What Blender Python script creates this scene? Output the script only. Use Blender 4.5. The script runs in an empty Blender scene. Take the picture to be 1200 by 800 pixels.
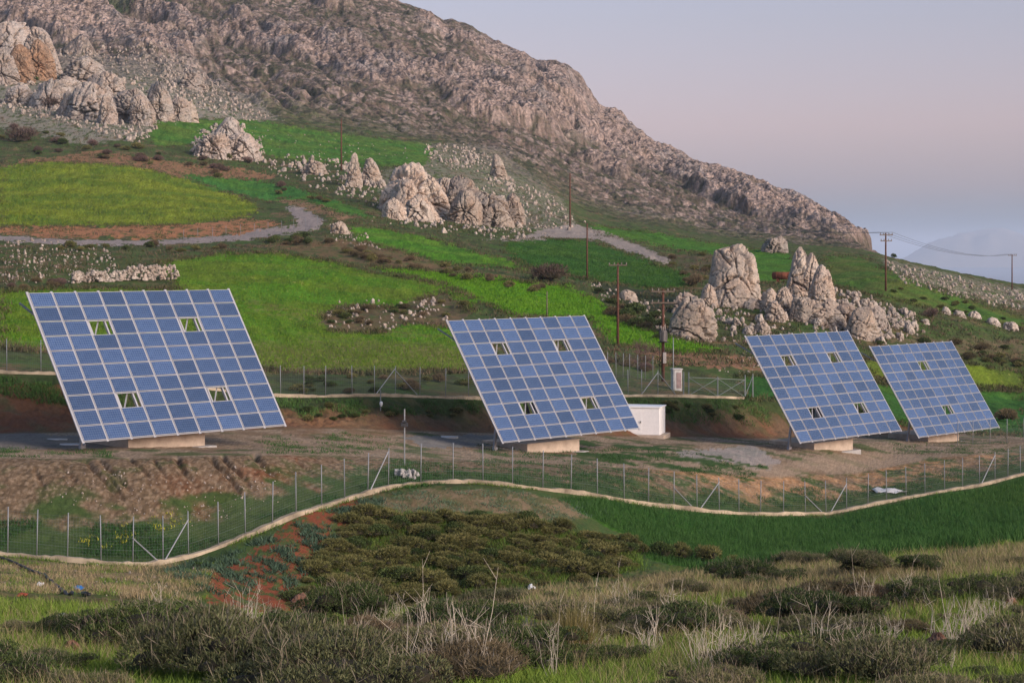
import bpy, math, random
import numpy as np
from mathutils import Vector, Matrix

EXPO, HAZE, SKYS = 0.92, 5e-5, .105
C = bpy.context.scene.collection
R = math.radians
F, HZ = 2450.0, 295.0            # focal length in photo pixels, row of the level line
rng = np.random.default_rng(7)
random.seed(7)

# ------------------------------------------------------------------ noise
_P = np.random.default_rng(1).permutation(4096).astype(np.int64)
_A = np.random.default_rng(2).random(4096) * 2 * np.pi
_GX, _GY = np.cos(_A), np.sin(_A)
def _h2(i, j): return _P[(_P[i & 4095] + j) & 4095]
def n2(x, y):
    i = np.floor(x).astype(np.int64); j = np.floor(y).astype(np.int64)
    fx = x - i; fy = y - j
    u = fx*fx*fx*(fx*(fx*6-15)+10); v = fy*fy*fy*(fy*(fy*6-15)+10)
    def g(a, b):
        h = _h2(i+a, j+b); return _GX[h]*(fx-a) + _GY[h]*(fy-b)
    a = g(0,0)*(1-u) + g(1,0)*u; b = g(0,1)*(1-u) + g(1,1)*u
    return (a*(1-v) + b*v) * 1.5
def fbm(x, y, o=4, gain=.5):
    s = 0; a = 1.; t = 0
    for k in range(o):
        s = s + a*n2(x*2**k + 17.3*k, y*2**k - 9.1*k); t += a; a *= gain
    return s/t
def ridged(x, y, o=4):
    s = 0; a = 1.; t = 0
    for k in range(o):
        s = s + a*(1-2*np.abs(n2(x*2**k+5.7*k, y*2**k+3.3*k))); t += a; a *= .55
    return s/t
def worley(x, y):
    i = np.floor(x).astype(np.int64); j = np.floor(y).astype(np.int64)
    f1 = np.full(x.shape, 9.); f2 = np.full(x.shape, 9.); idn = np.zeros(x.shape)
    for a in (-1,0,1):
        for b in (-1,0,1):
            h = _h2(i+a, j+b); rx = (h % 64)/64.; ry = ((h//64) % 64)/64.
            d = np.hypot(i+a+rx-x, j+b+ry-y)
            m = d < f1
            f2 = np.where(m, f1, np.minimum(f2, d)); idn = np.where(m, (_P[h & 4095] % 997)/997., idn); f1 = np.where(m, d, f1)
    return f1, f2, idn
_rv = np.random.default_rng(3).normal(size=(4096,3)); _rv /= np.linalg.norm(_rv, axis=1)[:,None]
def n3(p):
    i = np.floor(p).astype(np.int64); f = p - i
    w = f*f*f*(f*(f*6-15)+10); s = 0
    for a in (0,1):
        for b in (0,1):
            for c in (0,1):
                h = _P[(_h2(i[:,0]+a, i[:,1]+b) + i[:,2]+c) & 4095]
                g = _rv[h]; d = g[:,0]*(f[:,0]-a)+g[:,1]*(f[:,1]-b)+g[:,2]*(f[:,2]-c)
                s = s + d*np.where(a, w[:,0], 1-w[:,0])*np.where(b, w[:,1], 1-w[:,1])*np.where(c, w[:,2], 1-w[:,2])
    return s*1.5
def fbm3(p, o=4):
    s = 0; a = 1.
    for k in range(o): s = s + a*n3(p*2**k+3.1*k); a *= .5
    return s/1.9
def worley3(p):
    i = np.floor(p).astype(np.int64); n = len(p)
    f1 = np.full(n, 9.); f2 = np.full(n, 9.)
    for a in (-1,0,1):
        for b in (-1,0,1):
            for c in (-1,0,1):
                h = _P[(_h2(i[:,0]+a, i[:,1]+b) + i[:,2]+c) & 4095]
                q = np.stack([i[:,0]+a+(h%16)/16., i[:,1]+b+((h//16)%16)/16., i[:,2]+c+((h//256)%16)/16.],1)
                d = np.linalg.norm(q-p, axis=1); m = d < f1
                f2 = np.where(m, f1, np.minimum(f2, d)); f1 = np.where(m, d, f1)
    return f1, f2
def sst(a, b, x):
    t = np.clip((x-a)/(b-a), 0, 1); return t*t*(3-2*t)

# ------------------------------------------------------------------ objects
def tag(o, label=None, cat=None, group=None, kind=None):
    if label: o['label'] = label
    if cat: o['category'] = cat
    if group: o['group'] = group
    if kind: o['kind'] = kind
    return o
def link(o, parent=None):
    C.objects.link(o)
    if parent: o.parent = parent
    return o
def empty(name, loc, rz=0, label=None, cat=None, group=None):
    o = bpy.data.objects.new(name, None); o.empty_display_size = .2
    C.objects.link(o); o.location = loc; o.rotation_euler = (0,0,rz)
    return tag(o, label, cat, group)
def np_mesh(name, V, Fs, smooth=False, mats=(), midx=None):
    """V (n,3), Fs list of index arrays (m,k)"""
    me = bpy.data.meshes.new(name)
    Fs = [np.asarray(f) for f in (Fs if isinstance(Fs, list) else [Fs]) if len(f)]
    me.vertices.add(len(V)); me.vertices.foreach_set('co', np.asarray(V, dtype=np.float32).ravel())
    nl = sum(f.size for f in Fs); npoly = sum(len(f) for f in Fs)
    me.loops.add(nl); me.polygons.add(npoly)
    me.loops.foreach_set('vertex_index', np.concatenate([f.ravel() for f in Fs]).astype(np.int32))
    cnt = np.concatenate([np.full(len(f), f.shape[1]) for f in Fs])
    st = np.concatenate([[0], np.cumsum(cnt)[:-1]])
    me.polygons.foreach_set('loop_start', st.astype(np.int32))
    if smooth: me.polygons.foreach_set('use_smooth', np.ones(npoly, dtype=bool))
    for m in mats: me.materials.append(m)
    if midx is not None: me.polygons.foreach_set('material_index', np.asarray(midx, dtype=np.int32))
    me.update(calc_edges=True)
    return me
class MB:
    def __init__(s): s.v = []; s.f = []; s.m = []
    def add(s, vs, fs, mi=0):
        b = len(s.v); s.v += [tuple(v) for v in vs]; s.f += [tuple(i+b for i in f) for f in fs]; s.m += [mi]*len(fs)
    def box(s, c, d, mi=0, M=None):
        x, y, z = d[0]/2, d[1]/2, d[2]/2
        vs = [Vector((a*x, b*y, e*z)) for e in (-1,1) for b in (-1,1) for a in (-1,1)]
        if M is not None: vs = [M @ v for v in vs]
        vs = [v + Vector(c) for v in vs]
        s.add(vs, [(0,2,3,1),(4,5,7,6),(0,1,5,4),(2,6,7,3),(0,4,6,2),(1,3,7,5)], mi)
    def tube(s, pts, rad, n=6, mi=0, cap=True):
        pts = [Vector(p) for p in pts]; rads = rad if isinstance(rad, (list, tuple)) else [rad]*len(pts)
        rings = []
        for k, p in enumerate(pts):
            t = (pts[min(k+1, len(pts)-1)] - pts[max(k-1, 0)]).normalized()
            a = Vector((0,0,1)) if abs(t.z) < .9 else Vector((1,0,0))
            u = t.cross(a).normalized(); w = t.cross(u)
            rings.append([p + (u*math.cos(2*math.pi*q/n) + w*math.sin(2*math.pi*q/n))*rads[k] for q in range(n)])
        vs = [v for r in rings for v in r]
        fs = [(k*n+q, k*n+(q+1)%n, (k+1)*n+(q+1)%n, (k+1)*n+q) for k in range(len(pts)-1) for q in range(n)]
        if cap: fs += [tuple(range(n))[::-1], tuple((len(pts)-1)*n+q for q in range(n))]
        s.add(vs, fs, mi)
    def bar(s, a, b, w, h=None, mi=0):
        a = Vector(a); b = Vector(b); h = h or w
        t = (b-a); L = t.length; t.normalize()
        up = Vector((0,0,1)) if abs(t.z) < .95 else Vector((0,1,0))
        x = t.cross(up).normalized(); y = x.cross(t)
        M = Matrix((x, y, t)).transposed()
        s.box((a+b)/2, (w, h, L), mi, M)
    def mesh(s, name, mats, smooth=False):
        me = bpy.data.meshes.new(name); me.from_pydata(s.v, [], s.f)
        for m in (mats if isinstance(mats, (list, tuple)) else [mats]): me.materials.append(m)
        me.polygons.foreach_set('material_index', s.m)
        if smooth: me.polygons.foreach_set('use_smooth', [True]*len(me.polygons))
        me.update(); return me
    def build(s, name, mats, parent=None, smooth=False):
        o = bpy.data.objects.new(name, s.mesh(name, mats, smooth)); return link(o, parent)
def bevel(o, w=.03, seg=2):
    m = o.modifiers.new('bevel', 'BEVEL'); m.width = w; m.segments = seg; m.limit_method = 'ANGLE'; return o
def dup(o, parent=None, loc=None):
    c = o.copy(); C.objects.link(c); c.parent = parent if parent else o.parent
    if loc is not None: c.location = loc
    return c

# ------------------------------------------------------------------ materials
class NT:
    def __init__(s, name):
        s.m = bpy.data.materials.new(name); s.m.use_nodes = True; s.t = s.m.node_tree
        s.bsdf = s.t.nodes['Principled BSDF']; s.out = s.t.nodes['Material Output']
    def n(s, typ, **kw):
        q = s.t.nodes.new(typ)
        for k, v in kw.items():
            if k in q.inputs: q.inputs[k].default_value = v
            else: setattr(q, k, v)
        return q
    def l(s, a, b): s.t.links.new(a, b)
    def mix(s, fac, a, b, mode='MIX'):
        q = s.t.nodes.new('ShaderNodeMix'); q.data_type = 'RGBA'; q.blend_type = mode
        for sock, v in ((q.inputs[0], fac), (q.inputs[6], a), (q.inputs[7], b)):
            if hasattr(v, 'links'): s.l(v, sock)
            elif isinstance(v, (tuple, list)): sock.default_value = (*v[:3], 1)
            else: sock.default_value = v
        return q.outputs[2]
    def noise(s, scale, vec=None, detail=4, rough=.6):
        q = s.n('ShaderNodeTexNoise'); q.inputs['Scale'].default_value = scale; q.inputs['Detail'].default_value = detail; q.inputs['Roughness'].default_value = rough
        if vec is not None: s.l(vec, q.inputs['Vector'])
        return q.outputs['Fac']
    def vor(s, scale, vec=None, feature='F1'):
        q = s.n('ShaderNodeTexVoronoi'); q.feature = feature; q.inputs['Scale'].default_value = scale
        if vec is not None: s.l(vec, q.inputs['Vector'])
        return q.outputs['Distance']
    def ramp(s, fac, stops):
        q = s.n('ShaderNodeValToRGB'); e = q.color_ramp.elements
        while len(e) < len(stops): e.new(.5)
        for i, (p, c) in enumerate(stops):
            e[i].position = p; e[i].color = (*(c if isinstance(c, (tuple, list)) else (c,c,c)), 1)
        s.l(fac, q.inputs[0]); return q.outputs[0]
    def math(s, op, a, b=None, c=None):
        q = s.n('ShaderNodeMath'); q.operation = op
        for i, v in enumerate((a, b, c)):
            if v is None: continue
            if hasattr(v, 'links'): s.l(v, q.inputs[i])
            else: q.inputs[i].default_value = v
        return q.outputs[0]
    def bump(s, h, strength=.5, dist=.1, nrm=None):
        q = s.n('ShaderNodeBump'); q.inputs['Strength'].default_value = strength; q.inputs['Distance'].default_value = dist
        s.l(h, q.inputs['Height'])
        if nrm is not None: s.l(nrm, q.inputs['Normal'])
        s.l(q.outputs[0], s.bsdf.inputs['Normal']); return q.outputs[0]
    def col(s, v):
        if hasattr(v, 'links'): s.l(v, s.bsdf.inputs['Base Color'])
        else: s.bsdf.inputs['Base Color'].default_value = (*v, 1)
    def set(s, **kw):
        for k, v in kw.items(): s.bsdf.inputs[k.replace('_', ' ')].default_value = v
def simple(name, c, rough=.7, metal=0, var=.25, scale=3., spec=.3, bump=0):
    t = NT(name); tc = t.n('ShaderNodeTexCoord').outputs['Object']
    f = t.noise(scale, tc, 5, .65)
    lo = tuple(x*(1-var) for x in c); hi = tuple(min(1, x*(1+var)) for x in c)
    t.col(t.ramp(f, [(.3, lo), (.7, hi)])); t.set(Roughness=rough, Metallic=metal, Specular_IOR_Level=spec)
    if bump: t.bump(t.noise(scale*6, tc, 4), .5, bump)
    return t.m
def foliage(name, c, c2, rough=.75, trans=0):
    """leaf colour drifts from leaf to leaf and from plant to plant"""
    t = NT(name)
    g = t.n('ShaderNodeNewGeometry').outputs['Random Per Island']; ob = t.n('ShaderNodeObjectInfo').outputs['Random']
    a = t.mix(g, c, c2)
    hsv = t.n('ShaderNodeHueSaturation'); t.l(a, hsv.inputs['Color'])
    t.l(t.math('MULTIPLY_ADD', ob, .5, .75), hsv.inputs['Value']); t.l(t.math('MULTIPLY_ADD', ob, -.03, .515), hsv.inputs['Hue'])
    t.col(hsv.outputs[0]); t.set(Roughness=rough, Specular_IOR_Level=.15)
    return t.m

def limestone(name, base, dark, warm, scale=1., bd=.12, pock=.6):
    t = NT(name); tc = t.n('ShaderNodeTexCoord').outputs['Object']
    big = t.noise(.28*scale, tc, 5, .6); mid = t.noise(1.3*scale, tc, 6, .7); fine = t.noise(6*scale, tc, 5, .7)
    v = t.vor(1.6*scale, tc); v2 = t.vor(1.25*scale, tc)
    c = t.mix(t.ramp(big, [(.38, 0), (.62, 1)]), base, warm)
    c = t.mix(t.ramp(mid, [(.46, 0), (.68, .75)]), c, dark)
    c = t.mix(t.ramp(fine, [(.35, .35), (.6, 0)]), c, tuple(x*.45 for x in dark))
    c = t.mix(t.ramp(v2, [(.13, pock), (.25, 0)]), c, (.055,.05,.042))
    ob = t.n('ShaderNodeObjectInfo').outputs['Random']; isl = t.n('ShaderNodeNewGeometry').outputs['Random Per Island']
    hsv = t.n('ShaderNodeHueSaturation'); t.l(c, hsv.inputs['Color']); t.l(t.math('ADD', t.math('MULTIPLY_ADD', ob, .25, .62), t.math('MULTIPLY', isl, .4)), hsv.inputs['Value'])
    t.col(hsv.outputs[0]); t.set(Roughness=.9, Specular_IOR_Level=.15)
    h = t.math('ADD', t.math('MULTIPLY', mid, 1.2), t.math('ADD', t.math('MULTIPLY', fine, .5), t.math('MULTIPLY', v, .6)))
    t.bump(h, .9, bd/scale)
    return t.m
# ------------------------------------------------------------------ camera, light, air
sc = bpy.context.scene
cam = bpy.data.cameras.new('camera'); co = bpy.data.objects.new('camera', cam); C.objects.link(co); sc.camera = co
cam.sensor_width = 36; cam.lens = 36*F/1200; cam.shift_y = -(400-HZ)/1200
cam.clip_start = .1; cam.clip_end = 200000
co.location = (0,0,0); co.rotation_euler = (math.pi/2, 0, 0)
SUN = Vector((.78, -.62, .40)).normalized()
ld = bpy.data.lights.new('sun', 'SUN'); lo = bpy.data.objects.new('sun', ld); C.objects.link(lo)
ld.energy = 2.1; ld.angle = R(30); ld.color = (1, .86, .75)
lo.rotation_euler = SUN.to_track_quat('Z', 'Y').to_euler()
w = bpy.data.worlds.new('World'); sc.world = w; w.use_nodes = True; wt = w.node_tree
bg = wt.nodes['Background']; sky = wt.nodes.new('ShaderNodeTexSky'); sky.sky_type = 'NISHITA'; sky.sun_disc = False
sky.sun_elevation = math.asin(SUN.z); sky.sun_rotation = math.atan2(SUN.x, SUN.y)
sky.air_density = 1.0; sky.dust_density = 1.5; sky.ozone_density = 2.0
# evening sky opposite the sun: blue earth shadow at the horizon, pink band over it, lilac grey higher
tcw = wt.nodes.new('ShaderNodeTexCoord'); sep = wt.nodes.new('ShaderNodeSeparateXYZ'); wt.links.new(tcw.outputs['Generated'], sep.inputs[0])
rp = wt.nodes.new('ShaderNodeValToRGB'); wt.links.new(sep.outputs['Z'], rp.inputs[0])
els = rp.color_ramp.elements
SKY = [(0, (.32,.46,.70)), (.012, (.40,.48,.70)), (.03, (.66,.52,.68)), (.06, (.88,.585,.665)), (.11, (.86,.62,.655)), (.25, (.95,.78,.80)), (.5, (1.05,.97,.94)), (1, (1,1,1))]
while len(els) < len(SKY): els.new(.5)
for e, (p, c) in zip(els, SKY): e.position = p; e.color = (*c, 1)
mx = wt.nodes.new('ShaderNodeMix'); mx.data_type = 'RGBA'; mx.blend_type = 'MULTIPLY'; mx.inputs[0].default_value = 1
wt.links.new(sky.outputs[0], mx.inputs[6]); wt.links.new(rp.outputs[0], mx.inputs[7]); wt.links.new(mx.outputs[2], bg.inputs[0])
bg.inputs[1].default_value = SKYS
sc.view_settings.view_transform = 'Standard'; sc.view_settings.look = 'None'; sc.view_settings.gamma = 1
sc.view_settings.exposure = EXPO
sc.cycles.max_bounces = 5; sc.cycles.diffuse_bounces = 2; sc.cycles.glossy_bounces = 2; sc.cycles.transparent_max_bounces = 6; sc.cycles.volume_bounces = 1
sc.cycles.use_denoising = True

# ------------------------------------------------------------------ terrain: lines of the land (photo column, photo row, distance in metres)
def L(*p): return np.array(p, dtype=float)
LINES = [
 L((0,1863,2.5),(1200,1863,2.5)),
 L((0,860,14),(1200,860,14)),
 L((0,745,26),(300,750,27),(600,740,28),(900,735,28),(1200,730,28)),
 L((0,700,44),(150,704,44),(300,722,42),(450,724,42),(600,700,46),(750,677,52),(900,661,56),(1050,643,60),(1200,629,64)),
 L((0,684,78),(150,694,82),(300,717,92),(450,718,100),(600,697,102),(750,674,108),(900,664,116),(1050,648,124),(1200,634,130)),
 L((0,650,98),(100,660,98),(180,663,99),(230,652,102),(300,625,106),(350,603,109),(400,588,113),(450,574,116),(500,566,118),(560,566,119),(620,572,120),(700,582,124),(760,592,128),(830,600,134),(900,604,139),(970,603,143),(1030,591,147),(1100,577,151),(1150,570,155),(1200,556,160),(1300,540,168)),
 L((0,537,111),(150,538,113),(300,533,117),(450,536,128),(600,541,137),(750,549,141),(900,560,150),(1000,556,160),(1100,536,175),(1200,530,185)),
 L((0,522,118),(190,525,121),(400,518,135),(640,529,149),(800,523,160),(975,524,171),(1100,518,198),(1200,514,205)),
 L((0,508,129),(200,506,133),(400,502,144),(550,507,156),(700,511,166),(800,512,174),(900,514,184),(1000,511,198),(1100,506,215),(1200,503,222)),
 L((0,437,139),(100,440,142),(330,466,152),(450,464,156),(560,468,163),(650,468,172),(735,464,178),(800,465,184),(880,467,192),(1000,482,210),(1100,492,228),(1200,494,238)),
 L((0,420,148),(200,432,158),(330,444,168),(450,442,174),(560,442,184),(735,442,196),(800,440,204),(900,441,214),(1000,456,232),(1100,470,250),(1200,472,260)),
 L((0,342,215),(300,357,228),(400,370,230),(500,378,232),(600,375,238),(720,402,230),(850,397,250),(950,400,256),(1060,402,270),(1200,422,284)),
 L((0,285,330),(300,302,310),(450,312,300),(600,326,300),(720,350,290),(850,358,280),(950,358,288),(1040,342,310),(1200,378,330)),
 L((0,264,390),(300,268,390),(400,262,400),(500,276,400),(620,290,392),(720,306,376),(850,320,352),(950,325,352),(1040,315,372),(1200,359,400)),
 L((0,195,520),(150,190,540),(300,235,490),(400,230,490),(500,250,480),(620,268,480),(700,276,470),(850,297,440),(950,302,432),(1040,305,432),(1200,346,460)),
 L((0,150,620),(150,140,650),(300,185,600),(400,195,590),(500,195,600),(600,225,590),(700,262,570),(850,285,540),(950,292,532),(1040,302,512),(1200,339,522)),
 L((0,100,740),(150,95,780),(300,140,740),(400,158,740),(500,170,740),(600,205,720),(700,254,700),(850,279,670),(950,288,650),(1015,291,640),(1040,303,600),(1200,336,560)),
 L((0,20,1000),(150,30,1050),(300,60,1000),(450,80,1000),(600,130,1000),(740,200,1000),(850,240,950),(950,270,900),(1000,280,850),(1016,289,800),(1024,310,800),(1100,380,800),(1200,390,800)),
 L((-400,-260,1500),(0,-90,1420),(300,-45,1400),(447,0,1350),(505,20,1340),(520,30,1338),(530,28,1335),(553,36,1330),(575,53,1320),(600,68,1310),(628,80,1300),(650,79,1290),(662,83,1285),(680,97,1270),(695,122,1260),(708,137,1250),(717,140,1245),(740,158,1230),(755,170,1220),(780,180,1210),(800,186,1200),(833,198,1180),(878,215,1150),(910,230,1120),(943,244,1090),(955,253,1080),(980,262,1060),(1003,268,1040),(1014,280,1020),(1019,292,1000),(1026,330,1000),(1100,420,1000),(1200,440,1000)),
 L((0,80,1900),(500,200,1900),(1000,360,1700),(1200,450,1500)),
 L((0,340,3500),(1200,440,3500)),
]
NSUB = [14,95,62,46,84,74,20,24,60,34,70,66,46,62,48,56,112,124,10,6]
PX = np.concatenate([np.linspace(-900,-70,48), np.arange(-55,1256,1.22), np.linspace(1270,2100,48)])
NC = len(PX); U = (PX-600)/F
def smooth_cols(a, s):
    k = np.exp(-.5*(np.arange(-40,41)/s)**2); k /= k.sum()
    return np.convolve(np.pad(a, 40, mode='edge'), k, 'valid')
KD = []; KZ = []
for i, ln in enumerate(LINES):
    y = np.interp(PX, ln[:,0], ln[:,1]); d = np.interp(PX, ln[:,0], ln[:,2])
    if i not in (5,18): y = smooth_cols(y, 16)
    elif i == 5: y = smooth_cols(y, 8)
    d = smooth_cols(d, 14); KD.append(d); KZ.append((HZ-y)*d/F)
KD = np.array(KD); KZ = np.array(KZ)
for k in range(1, len(KD)): KD[k] = np.maximum(KD[k], KD[k-1]+1)
h = np.diff(KD, axis=0); dl = np.diff(KZ, axis=0)/h
m = np.zeros_like(KZ)
w1 = 2*h[1:]+h[:-1]; w2 = h[1:]+2*h[:-1]
with np.errstate(divide='ignore', invalid='ignore'):
    mm = (w1+w2)/(w1/dl[:-1]+w2/dl[1:])
m[1:-1] = np.where(dl[:-1]*dl[1:] > 0, mm, 0); m[0] = dl[0]; m[-1] = dl[-1]
rows = []; TK = []
for k, ns in enumerate(NSUB):
    for s in range(ns): rows.append((k, s/ns))
rows.append((len(NSUB)-1, 1.)); NR = len(rows)
GD = np.empty((NR, NC)); GZ = np.empty((NR, NC)); TK = np.array([k+s for k, s in rows])
for r, (k, s) in enumerate(rows):
    h00 = 2*s**3-3*s**2+1; h10 = s**3-2*s**2+s; h01 = -2*s**3+3*s**2; h11 = s**3-s**2
    GD[r] = KD[k] + h[k]*s; GZ[r] = h00*KZ[k]+h10*h[k]*m[k]+h01*KZ[k+1]+h11*h[k]*m[k+1]
GX = U[None,:]*GD
QX = np.broadcast_to(PX[None,:], GD.shape); QY = HZ - F*GZ/GD       # where each point of the bare land lies in the photo
T = np.broadcast_to(TK[:,None], GD.shape)
def inpoly(x, y, pts):
    r = np.zeros(x.shape, bool); n = len(pts)
    for i in range(n):
        x1, y1 = pts[i]; x2, y2 = pts[(i+1)%n]
        if y1 == y2: continue
        c = ((y1 > y) != (y2 > y)) & (x < (x2-x1)*(y-y1)/(y2-y1)+x1); r ^= c
    return r
jx = QX + 5*n2(GX/2.2, GD/5.) + 3*n2(GX*1.7, GD*.8); jy = QY + 2.4*n2(GX/2.5+40, GD/6.) + 1.6*n2(GX*1.5+9, GD*.7)
def M(*p): return inpoly(jx, jy, p)
FIELDS = [   # name, outline in the photo, colours, label-free structure
 ('terrace_field', ((-900,200),(0,197),(60,189),(150,194),(230,213),(300,240),(302,250),(270,257),(200,264),(0,266),(-900,266)), (.135,.165,.016), (.07,.115,.012)),
 ('upper_field', ((172,158),(185,143),(240,140),(300,141),(400,157),(500,168),(512,178),(495,195),(440,196),(330,188),(290,178),(230,170),(185,172)), (.040,.108,.014), (.068,.115,.018)),
 ('strip_field', ((206,203),(250,207),(300,211),(345,219),(420,244),(440,258),(400,250),(345,232),(310,236),(255,224)), (.036,.112,.020), (.05,.12,.015)),
 ('green_field', ((190,306),(260,298),(330,296),(400,309),(430,318),(520,334),(560,352),(552,366),(520,342),(490,351),(455,361),(400,360),(374,374),(392,388),(440,390),(480,380),(530,383),(575,395),(575,434),(450,438),(330,436),(150,420),(0,408),(-900,408),(-900,345),(0,342),(60,338),(205,338)), (.058,.145,.008), (.085,.13,.012)),
 ('strip_field', ((404,264),(450,268),(500,279),(600,307),(625,318),(560,312),(520,309),(455,291),(420,281)), (.048,.135,.008), (.07,.14,.012)),
 ('green_field', ((430,312),(500,317),(560,324),(640,333),(668,337),(700,352),(730,378),(790,395),(850,411),(800,414),(720,405),(690,374),(600,370),(552,347),(500,330)), (.052,.16,.006), (.07,.155,.008)),
 ('dark_field', ((588,284),(640,279),(690,282),(740,298),(775,312),(808,322),(806,338),(770,340),(700,330),(625,316),(596,300)), (.026,.078,.010), (.04,.088,.012)),
 ('strip_field', ((690,264),(760,272),(830,284),(880,292),(925,296),(945,330),(880,332),(845,300),(790,293),(740,282),(700,274)), (.04,.11,.012), (.05,.11,.012)),
 ('crest_field', ((965,300),(1010,301),(1042,318),(1100,342),(1200,372),(1500,400),(1500,412),(1200,388),(1130,372),(1050,352),(975,335)), (.045,.095,.014), (.075,.09,.02)),
 ('meadow', ((1000,424),(1060,415),(1120,425),(1200,436),(1600,450),(1600,466),(1200,455),(1120,453),(1030,446)), (.08,.115,.012), (.06,.09,.016)),
 ('valley_field', ((870,440),(1000,442),(1040,452),(1120,456),(1200,458),(1600,466),(1600,512),(1200,512),(1140,508),(1060,500),(1000,478),(900,468),(870,468)), (.024,.078,.014), (.036,.085,.014)),
 ('wheat_field', ((655,584),(700,585),(760,595),(830,603),(900,607),(975,606),(1030,594),(1100,580),(1150,573),(1200,560),(1300,542),(1600,500),(1600,620),(1200,634),(1050,650),(900,666),(820,668),(760,655),(740,630),(690,604)), (.022,.075,.012), (.034,.085,.012)),
]
ROADS = [
 ('dirt_road', ((-900,276),(0,276),(60,281),(180,282),(262,276),(320,268),(352,265),(345,254),(336,245),(348,243),(366,249),(378,259),(376,268),(352,272),(300,280),(200,287),(60,287),(0,282),(-900,282)), (.25,.21,.19)),
 ('dirt_road', ((560,280),(610,279),(640,268),(668,263),(692,267),(745,286),(790,308),(775,309),(730,292),(700,282),(660,279),(625,283)), (.26,.22,.19)),
]
gn = lambda s, o=3, ox=0: fbm(GX/s+ox, GD/s-ox, o)
def mixc(col, mask, c):
    mask = np.asarray(mask, dtype=float)[...,None]; return col*(1-mask) + np.asarray(c)*mask
# ------------------------------------------------------------------ relief
Z = GZ.copy()
nA = gn(14, 3); nB = gn(3.1, 4, 7); nC = gn(.7, 3, 3); nD = n2(GX*4.1, GD*2.6)
def band(a, b, c, d): return sst(a, b, T)*(1-sst(c, d, T))
Z += band(1, 2, 4.2, 5)*(.22*nB + .10*nC) + band(1,1.2,3,3.4)*.04*nD
Z += band(5.02, 5.3, 5.8, 6.1)*(.08*nB + .07*nC)
Z += band(6, 6.3, 7.8, 8.1)*(.06*nB + .05*nC)
Z += band(8, 8.3, 8.8, 9)*(.5*nB + .25*nC)
Z += band(9.2, 10, 16, 16.5)*(.35*nA + .25*nB)
s5 = np.clip(T-5, 0, 1)
rill = np.abs(n2((GX + 7*s5 + .5*nB)/1.25, s5*1.1+3)); rmask = sst(5.1,5.35,T)*(1-sst(5.85,6.05,T))*sst(30,80,QX)*(1-sst(310,380,QX))
rillv = (1-sst(0,.2,rill))*rmask*sst(-.05,.25,n2(GX/3.7+8, s5*.8))*.25
Z -= .12*rillv
Z += sst(5.05,5.3,T)*(1-sst(5.9,6.1,T))*(.015*ridged(GX/1.6, GD/1.9, 3)+.035*n2(GX*3.4,GD*3.2)+.25*nB*sst(650,750,QX))
wx = QX + 3*n2(GX*.35, GD*.35); wy = QY
for (xa, ya, xb, yb, wr_, dp_) in [(q[0], q[1], q[2], q[3], q[4]*.75, q[5]*.6) for q in ((97,537,146,586,3.6,.5),(112,535,165,584,3.2,.4),(202,532,233,574,3.8,.55),(244,532,286,582,3.6,.5),(256,529,301,577,3.2,.45),(294,529,320,558,4.2,.6),(38,548,52,572,4,.4),(150,534,176,560,3,.3),(345,538,372,560,3,.3), (70,543,92,566,3,.25), (180,538,196,560,2.4,.25), (118,545,150,588,2.2,.3))]:
    tt = np.clip(((wx-xa)*(xb-xa)+(wy-ya)*(yb-ya))/((xb-xa)**2+(yb-ya)**2), 0, 1); dd = np.hypot(wx-xa-tt*(xb-xa), (wy-ya-tt*(yb-ya)))
    g_ = np.exp(-(dd/wr_)**2)*sst(0,.18,tt)*(1-sst(.7,1,tt)*.8)*(.8+.4*n2(GX*.5,GD*.6))*sst(5.02,5.12,T)*(1-sst(6.0,6.15,T)); Z -= dp_*g_; rillv = np.maximum(rillv, g_)
rough_soil = band(10.8, 11.3, 16.2, 16.6)*(1-0)
Z += rough_soil*.5*ridged(GX/5, GD/7, 3)*sst(0,.3,gn(22,2,4))
# mountain
mt = sst(15.9, 16.5, T); ridge_keep = 1-.4*sst(17.2, 18, T)*(1-sst(18,18.6,T))
wA = GX; wB = GZ + .43*GX
band_n = fbm(wA/95, wB/17, 4); crag = sst(.0, .2, fbm(wA/150, wB/30, 4) + .28*band_n + .22*gn(30,3,11) + .18*sst(16.5,17.2,T) - .12); c1, c2, cid = worley(GX/60.+.5*n2(GX/45,GD/45), GZ/22.+.3*n2(GX/30,GD/30))
f1, f2, wid = worley(GX/8.5+1.5*n2(GX/12,GD/12), GD/13.); g1, g2, gid = worley(GX/3.6, GD/6.)
k1, k2, kid = worley(GX/23.+.6*n2(GX/20,GD/20), GD/40.)
Z += mt*ridge_keep*(6*ridged(GX/75, GD/90, 5)*.8 + crag*(7*np.clip(1-c1*1.3,-.2,1)*(.5+cid) + 4*np.clip(1-k1*1.3,-.2,1) + 1.8*np.clip(1-f1*1.5,-.3,1) + 1.1*np.clip(1-g1*1.6,-.3,1)) + .6*ridged(GX/6, GD/9, 3) + .5*n2(GX/1.6, GD/2.4) - 2.5 - 3.2*sst(.62,1,1-2*np.abs(n2(GX/55+GD/170+.6*gn(40,2,3), GD/300+2)))*sst(-.1,.3,gn(120,2,9)) - 1.2*sst(.7,1,1-2*np.abs(n2(GX/22+GD/90+5, GD/260))))

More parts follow.
